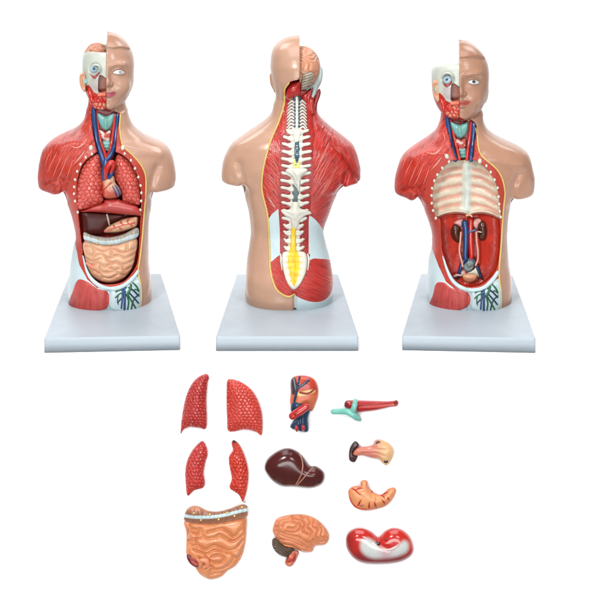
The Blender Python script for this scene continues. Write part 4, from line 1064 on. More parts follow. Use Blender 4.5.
    def streak(p, r, m):
        if rs.random() < .2: return
        p = [(x+rs.uniform(-1.2, 1.2), y+rs.uniform(-1.2, 1.2)) for x, y in p]
        q = so.path(p, .15, n=6)
        if len(q) > 4: put('tendon_highlight_streak', fr, *tube(q, r, 6, .6), m, root)
    pinkm = paint('tendon_paint', lin(236, 150, 132), .3)
    for i in range(9):
        v0 = 205+i*16; streak(b2([(388-i*1.5, v0), (412, v0-42-i*3), (440, v0-85-i*4)]), [.1, .32, .05], pinkm)
    for i in range(6):
        streak(b2([(388+i*8, 345-i*9), (410+i*9, 298-i*8), (432+i*10, 250-i*8)]), [.05, .3, .05], pinkm)
    for i in range(12):
        v0 = 118+i*14; streak(b2([(212-i*.6, v0), (232, v0+22), (254, v0+50)]), [.05, .3, .1], pinkm)
    for i in range(6):
        streak(b2([(206+i*3, 300+i*8), (220+i*3, 330+i*5), (240, 352+i*2)]), [.1, .35, .1], pinkm)
    rel('nape_bulge', bh([(190, 470), (194, 430), (215, 400), (250, 384), (300, 378), (304, 440), (300, 480), (262, 490), (225, 508), (200, 500)]), paint('nape_bulge_paint', lin(186, 36, 32), .28, .5, namt=.15), y0=-13, H=8, R=8, thick=8)
    # ---- spine
    LB = paint('vertebra_paint', lin(232, 230, 216), .32, .45, namt=.05)
    # dark canal and neck ladder
    rel('spinal_canal', bn([(252, 45), (300, 45), (302, 150), (300, 260), (292, 380), (290, 470), (258, 470), (255, 380), (248, 260), (250, 150)]), paint('canal_paint', lin(74, 98, 112), .3, .4, namt=.2), follow=dm, H=1.0, R=2, thick=.4)
    ladder = rel('spinal_cord', bn([(266, 52), (284, 52), (286, 160), (284, 250), (264, 250), (264, 160)]), paint('cord_paint', lin(238, 236, 222), .3), follow=dm, H=1.4, R=1.5, thick=1.0)
    for i, y in enumerate(np.linspace(62, 240, 8)):
        for sx, w in ((-1, 262), (1, 287)):
            p = bn([(w, y)])[0]; h = so.hit(p[0], p[1], 2.0)
            if h: put('nerve_root', fr, *ellipsoid(h[0], (.8, .8, .8), 10, 8), M_navy, ladder)
    for i, y in enumerate(np.linspace(78, 250, 9)):
        for sx in (-1, 1):
            k = 36+i*.9
            p = bn([(275+sx*18, y+4), (275+sx*k*.95, y-7), (275+sx*(k+22), y+14+i*1.0)])
            put('cervical_rib', fr, *tube(so.path(p, .55, n=6), [1.1, 1.15, .55], 8, .8), LB, root)
    # thoracic and lumbar pairs
    vs = [131.2, 137.6, 144.6, 152.2, 159.4, 166.3, 173.6, 181, 188.3, 196, 203.3, 211, 218.8, 225.7, 232.5, 240.2, 247.8]
    lt = [285.5, 282.5, 281.5, 281.5, 280.5, 281, 281, 279.8, 280.3, 280.7, 281, 282, 281.5, 282.8, 282.8, 283, 283.2]
    rt = [309.2, 310.7, 311, 312.2, 311.8, 311.5, 311.5, 310, 310.2, 310, 309.5, 309, 307.5, 304.3, 304.2, 305, 305]
    for i, y in enumerate(vs):
        li, ri = (291.6, 300.0) if i < 13 else (289.5, 297.5)
        t = 2.6 if i < 13 else 2.5
        k = min(1, .75+.06*i)
        vt = empty_part = None
        j = lambda: rs.uniform(-.25, .25)
        pl = [(li+3.2, y+.4), (li+2.5, y+3.6), (li-1.5, y+3.6), (li-4.5+j(), y+1.9), (lt[i]+1.2, y+.6+j()), (lt[i]+j(), y-1.4), (lt[i]+2.4, y-2.4), (li-3.5, y-1.5+j()), (li-.5, y-2.4), (li+1.5, y-2.2)]
        pr = [(ri-3.2, y+.4), (ri-2.5, y+3.6), (ri+1.5, y+3.6), (ri+4.5+j(), y+1.9), (rt[i]-1.2, y+.6+j()), (rt[i]+j(), y-1.4), (rt[i]-2.4, y-2.4), (ri+3.5, y-1.5+j()), (ri+.5, y-2.4), (ri-1.5, y-2.2)]
        rel('transverse_process', pl, LB, follow=dm, H=3.0*k, R=2.6, thick=.8)
        rel('transverse_process', pr, LB, follow=dm, H=3.0*k, R=2.6, thick=.8)
    rel('vertebral_column', bn([(236, 262), (310, 262), (308, 400), (306, 540)])+bm_([(300, 60), (298, 200), (292, 330), (288, 560), (222, 560), (224, 330), (232, 200), (234, 60)])+bn([(236, 540), (238, 400)]), LB, follow=dm, H=1.2, R=2, thick=.8,
        detail=lambda u, v, d: .5*np.cos((v-131.2)*2*np.pi/7.3))
    SP = lambda f, p: f(p)
    gy = paint('shaded_bone', lin(200, 200, 190), .35)
    rel('vertebral_arch', bn([(248, 258), (300, 258), (300, 300), (285, 345), (272, 352), (260, 340), (250, 300)]), LB, follow=dm, H=3.0, R=3, thick=1.2)
    rel('dark_cord', bn([(262, 345), (290, 345), (288, 470), (262, 470)]), paint('cord_dark', lin(66, 104, 122), .25, .5, namt=.2), follow=dm, H=1.5, R=2, thick=2.2)
    for y in (372, 388, 406, 424, 442, 458):
        p = bn([(275, y)])[0]; h = so.hit(p[0], p[1], 3.7); put('cord_marking', fr, *ellipsoid(h[0], (1.1, .5, .5), 10, 8), M_black if y % 4 else M_bone, root)
    rel('ligament_window', bn([(250, 458), (290, 458), (295, 528), (252, 528)]), paint('window_paint', lin(232, 222, 130), .35), follow=dm, H=1.0, R=1.5, thick=2.4)
    for q in ((268, 488), (268, 512), (282, 512)):
        p = bn([q])[0]; h = so.hit(p[0], p[1], 3.4); put('window_dot', fr, *ellipsoid(h[0], (.55, .4, .55), 10, 8), M_black, root)
    rel('spinous_process', bm_([(200, 10), (225, -12), (330, -12), (342, 10), (310, 40), (298, 85), (292, 135), (280, 138), (270, 95), (245, 45)]), LB, follow=dm, H=5.0, R=5, thick=2.6, detail=groove([bm_([(240, 5), (262, 40), (275, 80)])], .9, 1.0))
    rel('cord_segment', bm_([(250, 95), (285, 140), (288, 175), (270, 215), (246, 205), (244, 150)]), paint('segment_paint', lin(98, 112, 116), .35, namt=.15), follow=dm, H=1.2, R=2, thick=2.0)
    rel('spinous_process', bm_([(248, 210), (285, 212), (300, 250), (345, 262), (372, 285), (330, 300), (300, 330), (282, 375), (262, 388), (245, 375), (230, 325), (195, 300), (170, 262), (225, 255)]), LB, follow=dm, H=5.5, R=6, thick=1.8,
        detail=groove([bm_([(180, 270), (215, 285), (245, 300)]), bm_([(350, 280), (310, 290), (285, 305)]), bm_([(262, 330), (262, 385)])], .8, 1.2))
    # sacrum and yellow cord
    yc_ = polyfield(bl([(225, -10), (272, -10), (280, 120), (294, 220), (284, 300), (255, 372), (232, 310), (213, 220), (221, 120)]))
    rays = linefield([bl(q) for q in ([(250, 180), (205, 175)], [(250, 215), (200, 215)], [(250, 250), (205, 255)], [(250, 285), (215, 298)], [(250, 315), (228, 338)], [(250, 180), (305, 175)], [(250, 215), (310, 215)], [(250, 250), (305, 258)], [(250, 285), (295, 300)], [(250, 315), (275, 340)])], n=3)
    def sacc(u, v, d):
        yy = mixc(lin(250, 218, 40), lin(244, 170, 44), sstep(.4, .8, vnoise(u*2, v*.6, 3, 3))*.6)
        base = mixc(lin(240, 238, 222), lin(238, 212, 130), np.exp(-(rays(u, v)/1.1)**2)*.8)
        return mixc(base, yy, sstep(.6, -.8, yc_(u, v)))
    rel('sacrum', bl([(182, 150), (215, 138), (290, 138), (330, 150), (343, 200), (337, 262), (320, 312), (297, 355), (266, 388), (240, 386), (212, 348), (193, 298), (181, 242), (176, 195)]), paint('sacrum_paint', None, .35, .4, namt=.05), follow=dm, H=3.2, R=4, thick=1.2,
        color=sacc, detail=dets(groove([bl([(250, 160), (250, 370)])], -1.0, 2.6), lambda u, v, d: -.7*np.exp(-(rays(u, v)/1.0)**2)))
    rel('yellow_cord', bm_([(240, 380), (268, 380), (272, 480), (275, 600), (225, 600), (230, 480)]), paint('yellow_cord_paint', None, .3, .45, namt=.05), follow=dm, H=3.0, R=3, thick=1.6,
        color=lambda u, v, d: mixc(lin(250, 214, 40), lin(240, 176, 60), sstep(.5, .8, vnoise(u*2, v*.5, 3, 4))*.6))
    for p in (bm_([(168, 552), (172, 590)])+bl([(170, 200), (178, 262)]), bm_([(345, 552), (352, 590)])+bl([(352, 200), (345, 262)])):
        put('sacral_edge', fr, *tube(so.path(p, .3, n=6), [.8, 1.2, 1.1, .5], 8), LB, root)
    # bones edging the fascia
    # ---- ear, brain side, jaw
    rel('ear', bh([(86, 318), (72, 335), (76, 395), (92, 430), (112, 462), (110, 360)]), paint('ear_skin_back', lin(196, 146, 118), .35), y0=6, H=2, R=2, thick=6)
    rel('skull_flap', bh([(440, 270), (456, 276), (464, 320), (452, 388), (425, 440), (392, 512), (372, 505), (385, 428), (350, 450), (312, 480), (308, 452), (350, 425), (390, 392), (418, 340), (430, 300)]), paint('flap_paint', None, .35, .35, namt=.05), y0=-2, H=3.5, R=4, thick=7,
        color=lambda u, v, d: mixc(lin(202, 214, 210), lin(170, 186, 184), vnoise(u, v, 5, 3)))
    rel('jaw_muscle', bh([(440, 432), (420, 452), (398, 520), (385, 560), (410, 600), (425, 540), (448, 470)]), M_dark, y0=-4, H=3, R=3, thick=6)
    rel('nape_strap', bh([(310, 484), (345, 462), (386, 430), (372, 500), (396, 515), (400, 560), (402, 620), (330, 620), (322, 520)]), paint('strap_paint', lin(196, 44, 36), .3, .5, namt=.12), y0=-6, H=4, R=4, thick=7, detail=groove([bh([(385, 440), (350, 500), (340, 600)]), bh([(372, 500), (365, 560), (370, 610)])], 1.0, 1.2))
    # brain: a top-level piece in the open half of the skull
    x0, y0, z0 = unproj(302, 67, -4, cx)
    V, T = ellipsoid((0, 0, 0), (1, 1, 1), 130, 100)
    V = V*(.92+.08*gyri(V*F((18, 25, 20)), 1, .62, .26, 1.0))[:, None]*F((18.4, 25.5, 20.8))+F([x0, y0, z0])
    V[:, 0] = np.maximum(V[:, 0], mid-.4-cx)
    u, v = proj(V, cx)
    o = put('brain', fr, V, T, paint('brain_back_paint', lin(224, 156, 122), .32, .4, namt=.06), None)
    tag(o, 'pink brain half with grey striped cerebellum in the open skull of the middle torso', 'brain model', 'brain pieces seated in the torsos'); o['_off'] = list((V.min(0)+V.max(0))/2)
    Vv, Tt, cc = relief(cx, bh([(305, 308), (345, 302), (378, 310), (400, 325), (395, 360), (375, 400), (345, 425), (315, 438), (305, 430)]), y0=-14, H=8, R=7, thick=10,
        color=lambda u, v, d: mixc(lin(184, 172, 152), lin(104, 94, 80), sstep(.1, .8, np.sin((v+.35*(u-300)+.8*vnoise(u, v, 4, 2))*2*np.pi/2.6))), detail=lambda u, v, d: .35*np.sin((v+.35*(u-300)+.8*vnoise(u, v, 4, 2))*2*np.pi/2.6))
    put('cerebellum', fr, Vv, Tt, paint('cerebellum_paint', None, .35, .35, namt=.05), o, col=cc)
# ------------------------------------------------------------------ the loose pieces on the panel
PY = -150.0
FP = Frame(295, Matrix.Translation(Vector((0, 0, -CH))*S))
def piece(name, poly, mat, label, cat, color=None, group=None, **k):
    k.setdefault('thick', 3.0)
    Vv, Tt, cc = relief(295, poly, y0=PY-.3, color=color, **k)
    o = put(name, FP, Vv, Tt, mat, None, col=cc); tag(o, label, cat, group); SU[0] = Surf(Vv, Tt, 295); o['_off'] = list((Vv.min(0)+Vv.max(0))/2); return o
SU = [None]
def lay(name, pts, r, mat, parent, off=.1):
    return put(name, FP, *tube(SU[0].path(pts, off, n=8), r, 10), mat, parent)
def knob(name, p, rad, mat, parent, off=0):
    return put(name, FP, *ellipsoid(SU[0].hit(p[0], p[1], off)[0], rad, 16, 10), mat, parent)
def ppart(name, poly, mat, parent, dy=0, color=None, **k):
    Vv, Tt, cc = relief(295, poly, y0=PY-.3-dy, color=color, **k); return put(name, FP, Vv, Tt, mat, parent, col=cc)
def ptube(name, pts, r, mat, parent): return put(name, FP, *tube(P3(FP, pts, 6), r, 12), mat, parent)
def surfY(poly, **k):
    pass
def pieces():
    l1 = lambda p: c(170, 365, 105, p); l2 = lambda p: c(170, 420, 105, p)
    i7 = lambda p: c(175, 500, 90, p); h9 = lambda p: c(255, 365, 90, p)
    lb = lambda p: [(255+x/4.069, 440+y/4.069) for x, y in p]
    r1 = lambda p: c(325, 385, 100, p); r2 = lambda p: c(330, 470, 100, p)
    LC[0] = 4.2
    lc = lungcol(lin(172, 36, 36), lin(210, 62, 54)); G = 'loose lung pieces below the torsos'
    piece('lung', l1([(60, 388), (62, 330), (75, 240), (95, 160), (130, 95), (172, 60), (208, 50), (220, 70), (212, 110), (206, 200), (206, 350), (160, 353), (110, 350), (75, 366)]), M_lung,
          'large scaly red lung piece with pointed top, upper left of the loose pieces', 'lung model', lc, G, H=9, R=13, detail=lungdet(4.2, 1.25, .85))
    LC[0] = 4.2
    piece('lung', l1([(318, 110), (324, 84), (345, 79), (400, 95), (460, 140), (500, 210), (520, 290), (516, 393), (480, 376), (420, 364), (330, 373), (320, 300), (316, 200)]), M_lung,
          'large scaly red lung piece with straight left edge, beside the heart piece', 'lung model', lungcol(lin(196, 42, 36), lin(232, 84, 66)), G, H=9, R=14, detail=lungdet(4.2, 1.25, .85))
    piece('lung', l2([(180, 118), (203, 145), (213, 190), (200, 240), (190, 300), (197, 345), (188, 380), (140, 395), (98, 426), (88, 360), (85, 290), (97, 225), (132, 162)]), M_lung,
          'small scaly red lung piece with pointed lower left corner, above the intestine piece', 'lung model', lungcol(lin(188, 42, 40), lin(218, 70, 62)), G, H=7, R=9, detail=lungdet(4.2, 1.25, 1))
    piece('lung', l2([(358, 113), (388, 135), (420, 200), (441, 285), (436, 380), (411, 458), (385, 420), (335, 382), (346, 330), (335, 270), (330, 210), (352, 170), (345, 130)]), M_lung,
          'small scaly red lung piece with wavy left edge and dark tip, beside the liver piece', 'lung model', lambda u, v, d: mixc(lungcol(lin(190, 32, 26), lin(236, 78, 50))(u, v, d), lin(40, 20, 24), sstep(3.2, 1.2, np.hypot(u-234.5, v-441.2))), G, H=7, R=9, detail=lungdet(4.2, 1.25, 1))
    # intestine piece
    gl = [i7(q) for q in ([(95, 160), (108, 188), (150, 197), (160, 225), (115, 215)], [(165, 190), (198, 248), (258, 250), (290, 230)], [(215, 215), (300, 190), (340, 205), (390, 240), (430, 198)], [(290, 230), (330, 250), (370, 272), (402, 262), (440, 233)],
         [(80, 268), (110, 266), (102, 298), (150, 300), (200, 325), (262, 298), (340, 330), (400, 320), (442, 268)], [(150, 310), (138, 262), (168, 250)], [(218, 352), (260, 330), (330, 345), (372, 345), (402, 330)],
         [(200, 350), (208, 382), (258, 412), (302, 412), (322, 382), (292, 360), (242, 372)], [(372, 345), (382, 382), (360, 422), (310, 450), (262, 457), (240, 430)], [(382, 380), (422, 370), (432, 335)], [(120, 325), (200, 352)],
         [(150, 450), (200, 440), (222, 410)], [(240, 455), (230, 490), (272, 480), (330, 470)], [(160, 380), (190, 402), (182, 440)], [(90, 200), (75, 240)])]
    ic = lambda u, v, d: mixc(lin(240, 158, 106), lin(226, 128, 80), .7*vnoise(u, v, 7, 3))
    o = piece('intestine', i7([(68, 135), (75, 220), (72, 350), (95, 400), (130, 440), (165, 490), (230, 520), (300, 505), (345, 465), (400, 430), (440, 365), (462, 280), (470, 180), (468, 120), (430, 108), (250, 140)]), M_col,
              'orange coiled intestine piece with brown colon band along its top', 'intestine model', ic, None, H=9, R=9, detail=lobes(gl, 4.0, 4.8))
    wl = linefield([i7([(60, 102), (120, 112), (230, 112), (330, 98), (420, 75), (480, 62)])])
    ppart('colon', i7([(60, 105), (78, 62), (112, 40), (160, 42), (212, 68), (280, 75), (360, 56), (430, 30), (470, 34), (476, 60), (475, 105), (430, 128), (350, 146), (250, 160), (130, 156), (64, 136)]), M_col, o,
          color=lambda u, v, d: mixc(mixc(lin(160, 108, 84), lin(206, 140, 108), sstep(3, 9, np.abs(wl(u, v)))), lin(206, 232, 234), sstep(1.9, 1.2, wl(u, v))), H=6, R=5, thick=7, detail=lambda u, v, d: .5*np.cos(u*2*np.pi/8))
    for p in i7([(124, 86), (228, 93), (342, 84), (440, 48), (170, 131), (286, 127), (390, 105)]):
        put('colon_bead', FP, *ellipsoid(unproj(p[0], p[1], PY-13, 295), (1.0, .8, 1.0), 12, 8), paint('bead_paint', lin(250, 226, 120), .3), o)
    put('appendix', FP, *tube(P3(FP, [(*p, PY-11) for p in i7([(172, 395), (205, 398), (212, 425), (190, 440)])]), [2.2, 3, 2.6, 2], 12), paint('cecum_paint', lin(236, 146, 104), .3), o)
    rim = i7([(76, 362), (110, 358), (150, 378), (168, 410), (150, 440), (120, 435), (88, 405)])
    ppart('cut_opening', rim, paint('cut_paint', lin(120, 18, 18), .3), o, H=3, R=3, thick=8)
    ppart('opening_wall', i7([(100, 385), (130, 382), (155, 405), (148, 430), (125, 425), (104, 405)]), paint('cut_inner', lin(206, 90, 80), .25), o, H=1.5, R=2, thick=11.0)
    put('opening_fold', FP, *tube(P3(FP, [(*p, PY-13) for p in i7([(108, 392), (125, 395), (140, 410)])]), .8, 8), M_dark, o)
    # heart and trachea vessels piece
    def hcol(u, v, d):
        cc = mixc(lin(204, 66, 44), lin(224, 120, 80), sstep(388, 398, v))
        cr = polyfield(h9([(272, 180), (320, 172), (388, 158), (392, 178), (345, 196), (300, 205), (275, 200)]))
        gy_ = polyfield(h9([(238, 90), (262, 82), (275, 130), (270, 185), (240, 190), (232, 140)]))
        cc = mixc(cc, lin(240, 205, 130), sstep(.5, -.5, cr(u, v))); cc = mixc(cc, lin(80, 62, 70), sstep(.5, -.5, gy_(u, v)))
        return cc
    o = piece('heart', h9([(238, 92), (268, 72), (330, 69), (385, 90), (412, 140), (415, 200), (396, 262), (376, 302), (350, 300), (300, 330), (245, 300), (228, 240), (234, 180), (232, 130)]), M_col,
              'orange red heart piece with thick navy vessels at its lower end', 'heart model', hcol, None, H=8, R=10)
    nv = paint('heart_navy', lin(36, 62, 94), .3, .45, namt=.15)
    ppart('pulmonary_trunk', h9([(240, 250), (275, 232), (320, 240), (345, 262), (362, 300), (350, 350), (350, 434), (300, 436), (232, 412), (245, 372), (268, 340), (235, 305)]), nv, o, H=7, R=7, thick=6, detail=groove([h9([(300, 345), (298, 430)]), h9([(250, 370), (300, 350)])], 1.3, 1.2))
    ptube('aorta', [(*p, PY-17) for p in h9([(246, 334), (290, 305), (338, 272)])], [3.6, 4.0, 3.6], paint('heart_aorta', lin(196, 44, 40), .25, .5), o)
    put('aorta_opening', FP, *ellipsoid(unproj(*h9([(262, 322)])[0], PY-20.4, 295), (1.5, .8, 1.5), 14, 10), M_dark, o)
    ptube('coronary_vessel', [(*h9([q])[0], PY-y) for q, y in zip([(395, 150), (370, 175), (340, 188), (295, 180)], (9, 11, 12, 11.6))], .8, paint('coronary_paint', lin(150, 24, 24), .25), o)
    ptube('coronary_vessel', [(*h9([q])[0], PY-y) for q, y in zip([(350, 100), (320, 125), (280, 152), (268, 195), (258, 235)], (10.5, 11.6, 11.8, 11.3, 10.6))], 1.1, nv, o)
    ptube('coronary_vessel', [(*h9([q])[0], PY-y) for q, y in zip([(292, 78), (285, 115), (272, 150)], (8.5, 11, 11.6))], .9, M_navy, o)
    ptube('coronary_vessel', [(*h9([q])[0], PY-y) for q, y in zip([(255, 92), (262, 130), (268, 160)], (9, 10.6, 11.3))], .7, paint('grey_vessel', lin(130, 140, 146), .3), o)
    for q in ((270, 405), (312, 400)):
        ptube('vessel_stump', [(*h9([(q[0], q[1]-20)])[0], PY-10), (*h9([(q[0]+3, q[1]+5)])[0], PY-12), (*h9([(q[0]+5, q[1]+22)])[0], PY-10)], [1, 1.9, 1.5], paint('stump_paint', lin(200, 50, 56), .3), o)
    # liver
    o = piece('liver', lb([(38, 112), (52, 76), (90, 46), (130, 33), (165, 42), (195, 66), (222, 103), (250, 107), (278, 128), (283, 155), (268, 182), (225, 196), (160, 190), (110, 188), (75, 170), (50, 142)]), paint('liver_paint', None, .2, .4, namt=.1),
              'glossy dark brown liver piece crossed by two tan lines', 'liver model', lambda u, v, d: np.tile(lin(84, 30, 28), (len(u), 1)), None, H=12, R=16, blurk=6)
    tan = paint('tan_line', lin(176, 120, 100), .35)
    lay('ligament', lb([(176, 52), (190, 78), (194, 110), (186, 145), (164, 186)]), .7, tan, o)
    lay('ligament', lb([(236, 112), (212, 138), (190, 163), (168, 186)]), .7, tan, o)
    # brain piece
    sul = [lb(q) for q in ([(88, 372), (125, 383), (175, 395), (210, 415), (235, 420)], [(108, 350), (120, 335), (150, 332), (172, 345), (160, 360), (135, 358)], [(128, 372), (160, 375), (185, 360), (178, 338)], [(165, 318), (190, 325), (205, 345), (195, 370), (215, 385)],
        [(215, 315), (225, 335), (215, 355), (232, 375), (225, 395)], [(242, 325), (238, 350), (258, 365), (250, 390), (262, 405)], [(265, 345), (275, 365), (270, 390), (285, 400)], [(105, 405), (150, 412), (185, 430), (220, 442)], [(100, 385), (140, 400), (175, 412), (205, 430)],
        [(90, 335), (110, 322), (135, 320)], [(150, 308), (155, 325)], [(185, 308), (195, 318)], [(235, 405), (265, 415), (290, 410)], [(80, 355), (95, 352)], [(115, 425), (150, 432), (180, 448)], [(285, 365), (295, 385)])]
    o = piece('brain', lb([(74, 350), (92, 318), (150, 303), (210, 305), (260, 328), (294, 368), (302, 400), (285, 426), (246, 432), (232, 455), (195, 456), (165, 442), (120, 432), (90, 405), (72, 375)]), M_col,
              'orange brain half piece with dark striped cerebellum, side view', 'brain model', lambda u, v, d: mixc(lin(238, 152, 104), lin(224, 128, 84), vnoise(u, v, 7, 3)*.7), None, H=10, R=13, detail=lobes(sul, 3.0, 2.8))
    ppart('cerebellum', lb([(72, 402), (95, 402), (125, 430), (158, 442), (150, 465), (122, 476), (90, 462), (70, 432)]), paint('dark_cerebellum', None, .35, .35, namt=.06), o, H=6, R=6, thick=2.5,
          color=lambda u, v, d: mixc(lin(112, 88, 64), lin(66, 50, 38), sstep(.2, .8, .5+.5*np.sin((v-.55*u)*2*np.pi/2.2))), detail=lambda u, v, d: .35*np.sin((v-.55*u)*2*np.pi/2.2+np.pi))
    ppart('brain_stem', lb([(148, 450), (178, 454), (172, 480), (152, 512), (130, 513), (121, 495), (132, 476)]), M_col, o, H=5, R=4.5, thick=2, color=lambda u, v, d: mixc(lin(222, 130, 96), lin(186, 62, 50), sstep(.45, .6, vnoise(u, v, 3.2, 9))), detail=groove([lb([(150, 470), (140, 500)])], 1, 1))
    # lung root piece: turquoise airway and red vessels
    o = piece('airway', r1([(118, 98), (150, 89), (250, 92), (350, 95), (400, 94), (425, 90), (433, 106), (424, 125), (385, 131), (300, 150), (200, 161), (178, 152), (118, 132)]), paint('vessel_piece_paint', None, .25, .5, namt=.1),
              'red vessel piece with branching turquoise airway, topmost at right of the loose pieces', 'airway model', lambda u, v, d: mixc(mixc(lin(186, 36, 40), lin(130, 22, 28), sstep(353, 345, u)+sstep(391, 397, u)), lin(226, 110, 96), np.exp(-((v-(406.5-.06*(u-360)))/1.1)**2)*sstep(358, 366, u)*.7), None, H=6, R=4, detail=groove([r1([(205, 125), (300, 122), (380, 112), (428, 105)])], 1.5, 1.1))
    tq = paint('airway_paint', lin(130, 205, 190), .28, .4, namt=.08)
    ptube('bronchus', [(*p, PY-y) for p, y in zip(r1([(48, 157), (90, 156), (130, 158), (160, 172), (185, 190), (205, 203)]), (4, 6, 9, 11, 9, 6))], [2.5, 2.7, 3.0, 3.2, 3.1, 2.0], tq, o)
    ptube('bronchus', [(*p, PY-y) for p, y in zip(r1([(160, 160), (172, 130), (180, 96)]), (10, 11.5, 9))], [2.8, 2.6, 2.4], tq, o)
    for q in ((418, 103), ): put('vessel_opening', FP, *ellipsoid(unproj(*r1([q])[0], PY-7.6, 295), (1.6, 1, 2), 12, 8), M_dark, o)
    # larynx like pink piece
    o = piece('bladder', r1([(165, 400), (180, 375), (205, 364), (245, 362), (283, 352), (292, 330), (315, 320), (345, 328), (380, 345), (404, 378), (404, 415), (385, 455), (362, 474), (340, 464), (318, 440), (270, 430), (220, 416), (190, 420), (168, 415)]), M_col,
              'pink funnel shaped bladder piece with a dark oval end and two dark holes', 'bladder model', lambda u, v, d: mixc(lin(226, 136, 116), lin(244, 194, 142), sstep(372, 386, u)), None, H=7, R=8, detail=groove([r1([(210, 380), (290, 378), (360, 385)]), r1([(220, 400), (300, 402), (350, 420)])], .8, 1.2))
    db = paint('dark_oval_paint', lin(62, 30, 28), .3, .4)
    ppart('cut_end', r1([(140, 412), (148, 368), (175, 332), (199, 346), (192, 372), (168, 396), (172, 415), (192, 422), (176, 455), (146, 447)]), db, o, H=4, R=3.5, thick=4)
    for q in ((314, 340), (359, 450)): knob('opening', r1([q])[0], (2.0, .5, 1.6), M_black, o)
    # stomach
    o = piece('stomach', r2([(106, 130), (125, 102), (155, 93), (180, 92), (180, 70), (200, 59), (222, 66), (225, 92), (250, 125), (290, 144), (320, 138), (345, 110), (382, 104), (390, 128), (372, 170), (340, 205), (300, 225), (220, 240), (160, 228), (122, 192)]), M_col,
              'orange curved stomach piece with red vessel streaks', 'stomach model', lambda u, v, d: mixc(lin(244, 168, 112), lin(228, 120, 70), sstep(3, 0, d)*.8+.3*vnoise(u, v, 4, 2)), None, H=8, R=8, detail=groove([r2(q) for q in ([(240, 120), (250, 160)], [(270, 140), (275, 180)], [(150, 130), (180, 150)])], .7, 1.2))
    ra = paint('red_streak', lin(200, 36, 28), .25)
    for ln, ys in (([(128, 108), (150, 120), (178, 146)], (7.5, 9.8, 11)), ([(150, 118), (175, 108), (198, 108)], (9.6, 10, 9.4)), ([(185, 175), (172, 195), (162, 212)], (11, 9.8, 7.6)), ([(165, 205), (185, 210), (200, 206)], (8.8, 9.8, 10.3)),
                   ([(232, 190), (230, 215), (232, 232)], (10.7, 8.8, 6)), ([(262, 188), (268, 208), (274, 225)], (10.6, 9, 6)), ([(305, 175), (318, 190), (328, 205)], (10.5, 9, 6)), ([(298, 148), (315, 155), (322, 168)], (6.5, 9, 10.2)),
                   ([(300, 142), (318, 142), (340, 128)], (5.5, 7.5, 7.5)), ([(340, 160), (348, 180)], (10, 7.8)), ([(245, 118), (250, 135)], (6, 9)), ([(114, 150), (128, 190), (162, 222), (215, 232)], (5.5, 5.8, 5.8, 5.5))):
        lay('stomach_vessel', r2(ln), [.3, .85, .25], ra, o)
    # white and red bowl piece
    wb = polyfield(r2([(180, 425), (215, 400), (255, 415), (300, 455), (350, 470), (400, 445), (435, 415), (462, 430), (462, 470), (430, 500), (340, 522), (240, 520), (185, 480)]))
    o = piece('kidney_dish', r2([(92, 420), (105, 372), (150, 344), (200, 344), (248, 366), (285, 396), (325, 360), (370, 342), (420, 350), (462, 382), (487, 430), (492, 482), (462, 520), (400, 546), (300, 556), (200, 550), (140, 522), (102, 472)]), paint('shiny_red_paint', None, .16, .6, namt=.05),
              'glossy kidney shaped red piece with white middle and two dark holes, lowest at right', 'diaphragm model', lambda u, v, d: mixc(mixc(lin(210, 44, 36), lin(140, 32, 38), np.maximum(sstep(545, 562, v), .7*sstep(360, 346, u))), mixc(lin(220, 224, 220), lin(216, 180, 186), np.exp(-((u-386)/6.0)**2)*.9), sstep(2.5, -3.0, wb(u, v))), None, H=11, R=13, blurk=6, detail=groove([r2([(286, 396), (292, 440), (340, 465)])], 1.5, 2.5))
    knob('opening', r2([(280, 437)])[0], (2.4, .6, 2.2), M_black, o); knob('opening', r2([(333, 411)])[0], (1.7, .5, 1.5), M_dark, o)
    lay('pale_fold', r2([(300, 460), (345, 470), (385, 455), (405, 437)]), [.3, .9, .8, .2], paint('fold_paint', lin(240, 220, 214), .2), o)
WORLD = .28
LIGHTS = [('key_light', (-.9, -2.3, .85), (0, 0, -.4), .42, .42, 64), ('fill_light', (1.1, -2.4, .45), (0, 0, -.5), .6, .6, 20),
          ('top_light', (0, -.3, .95), (0, -.05, -.65), 1.6, .8, 21), ('low_fill', (0, -2.0, -.9), (0, -.15, -.8), 1.5, .5, 26),
          ('backdrop_light', (-.9, .75, .9), (-.3, 1.5, -.8), 1.0, .6, 18), ('backdrop_light', (.9, .75, .9), (.3, 1.5, -.8), 1.0, .6, 18)]
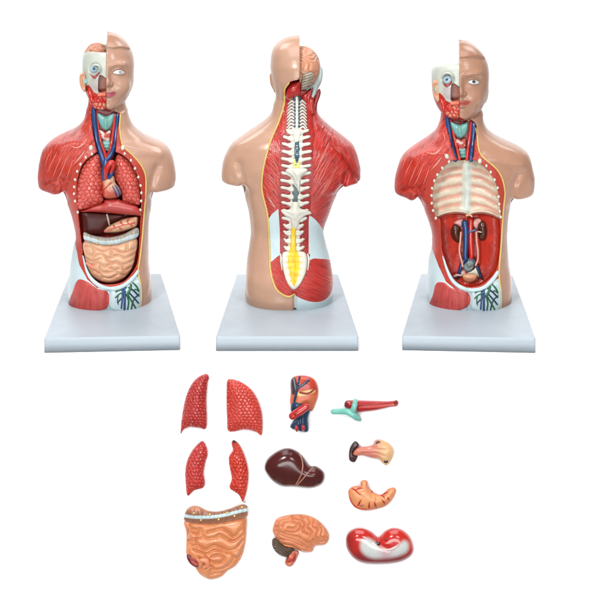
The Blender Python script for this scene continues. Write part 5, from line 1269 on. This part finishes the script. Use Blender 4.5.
# ------------------------------------------------------------------ the set
def sheet(name, pts, x0, x1, rgb):
    m = bpy.data.materials.new(name); m.use_nodes = True; nt = m.node_tree; b = nt.nodes['Principled BSDF']
    n = nt.nodes.new('ShaderNodeTexNoise'); n.inputs['Scale'].default_value = 30
    r = nt.nodes.new('ShaderNodeMapRange'); r.inputs['To Min'].default_value = rgb*.99; r.inputs['To Max'].default_value = rgb
    nt.links.new(n.outputs['Fac'], r.inputs['Value']); nt.links.new(r.outputs[0], b.inputs['Base Color'])
    b.inputs['Roughness'].default_value = .9; b.inputs['Specular IOR Level'].default_value = .1
    V = [];
    for y, z in pts: V += [(x0*S, y*S, z*S), (x1*S, y*S, z*S)]
    Fc = [(2*i, 2*i+1, 2*i+3, 2*i+2) for i in range(len(pts)-1)]
    me = bpy.data.meshes.new(name); me.from_pydata(V, [], Fc); me.materials.append(m)
    for p in me.polygons: p.use_smooth = True
    o = bpy.data.objects.new(name, me); COL.objects.link(o); o['kind'] = 'structure'; return o
ZT = -CH-13.75                          # top of the white display block
prof = [(-150, -1500)] + [(-150+6-6*math.cos(a), ZT-6+6*math.sin(a)) for a in np.linspace(0, math.pi/2, 9)] + [(230, ZT), (230, -1500)]
sheet('display_plinth', prof, -1100, 1100, .93)
sheet('backdrop', [(1500, -2200), (1500, 900)], -2600, 2600, .93)

w = bpy.data.worlds.new('World'); bpy.context.scene.world = w; w.use_nodes = True
w.node_tree.nodes['Background'].inputs[0].default_value = (1, 1, 1, 1); w.node_tree.nodes['Background'].inputs[1].default_value = WORLD
def area(name, loc, tgt, sx, sy, power):
    l = bpy.data.lights.new(name, 'AREA'); l.shape = 'RECTANGLE'; l.size = sx; l.size_y = sy; l.energy = power
    o = bpy.data.objects.new(name, l); COL.objects.link(o); o.location = loc
    o.rotation_euler = (Vector(tgt)-Vector(loc)).to_track_quat('-Z', 'Y').to_euler(); return o
for a in LIGHTS: area(*a)

cam = bpy.data.cameras.new('camera'); co = bpy.data.objects.new('camera', cam); COL.objects.link(co)
co.location = (0, -D*S, 0); co.rotation_euler = (math.pi/2, 0, 0)
cam.sensor_width = 36; cam.lens = 36*D/590; cam.shift_y = -(295-HOR)/590; cam.clip_start = .05; cam.clip_end = 50
sc = bpy.context.scene; sc.camera = co
sc.view_settings.view_transform = 'Standard'; sc.view_settings.look = 'None'; sc.view_settings.exposure = 0; sc.view_settings.gamma = 1

f1 = front_torso(1); organs_in_place(*f1)
back_torso()
f3 = front_torso(3); emptied_parts(*f3)
pieces()
for o in bpy.data.objects:
    if '_off' in o: del o['_off']
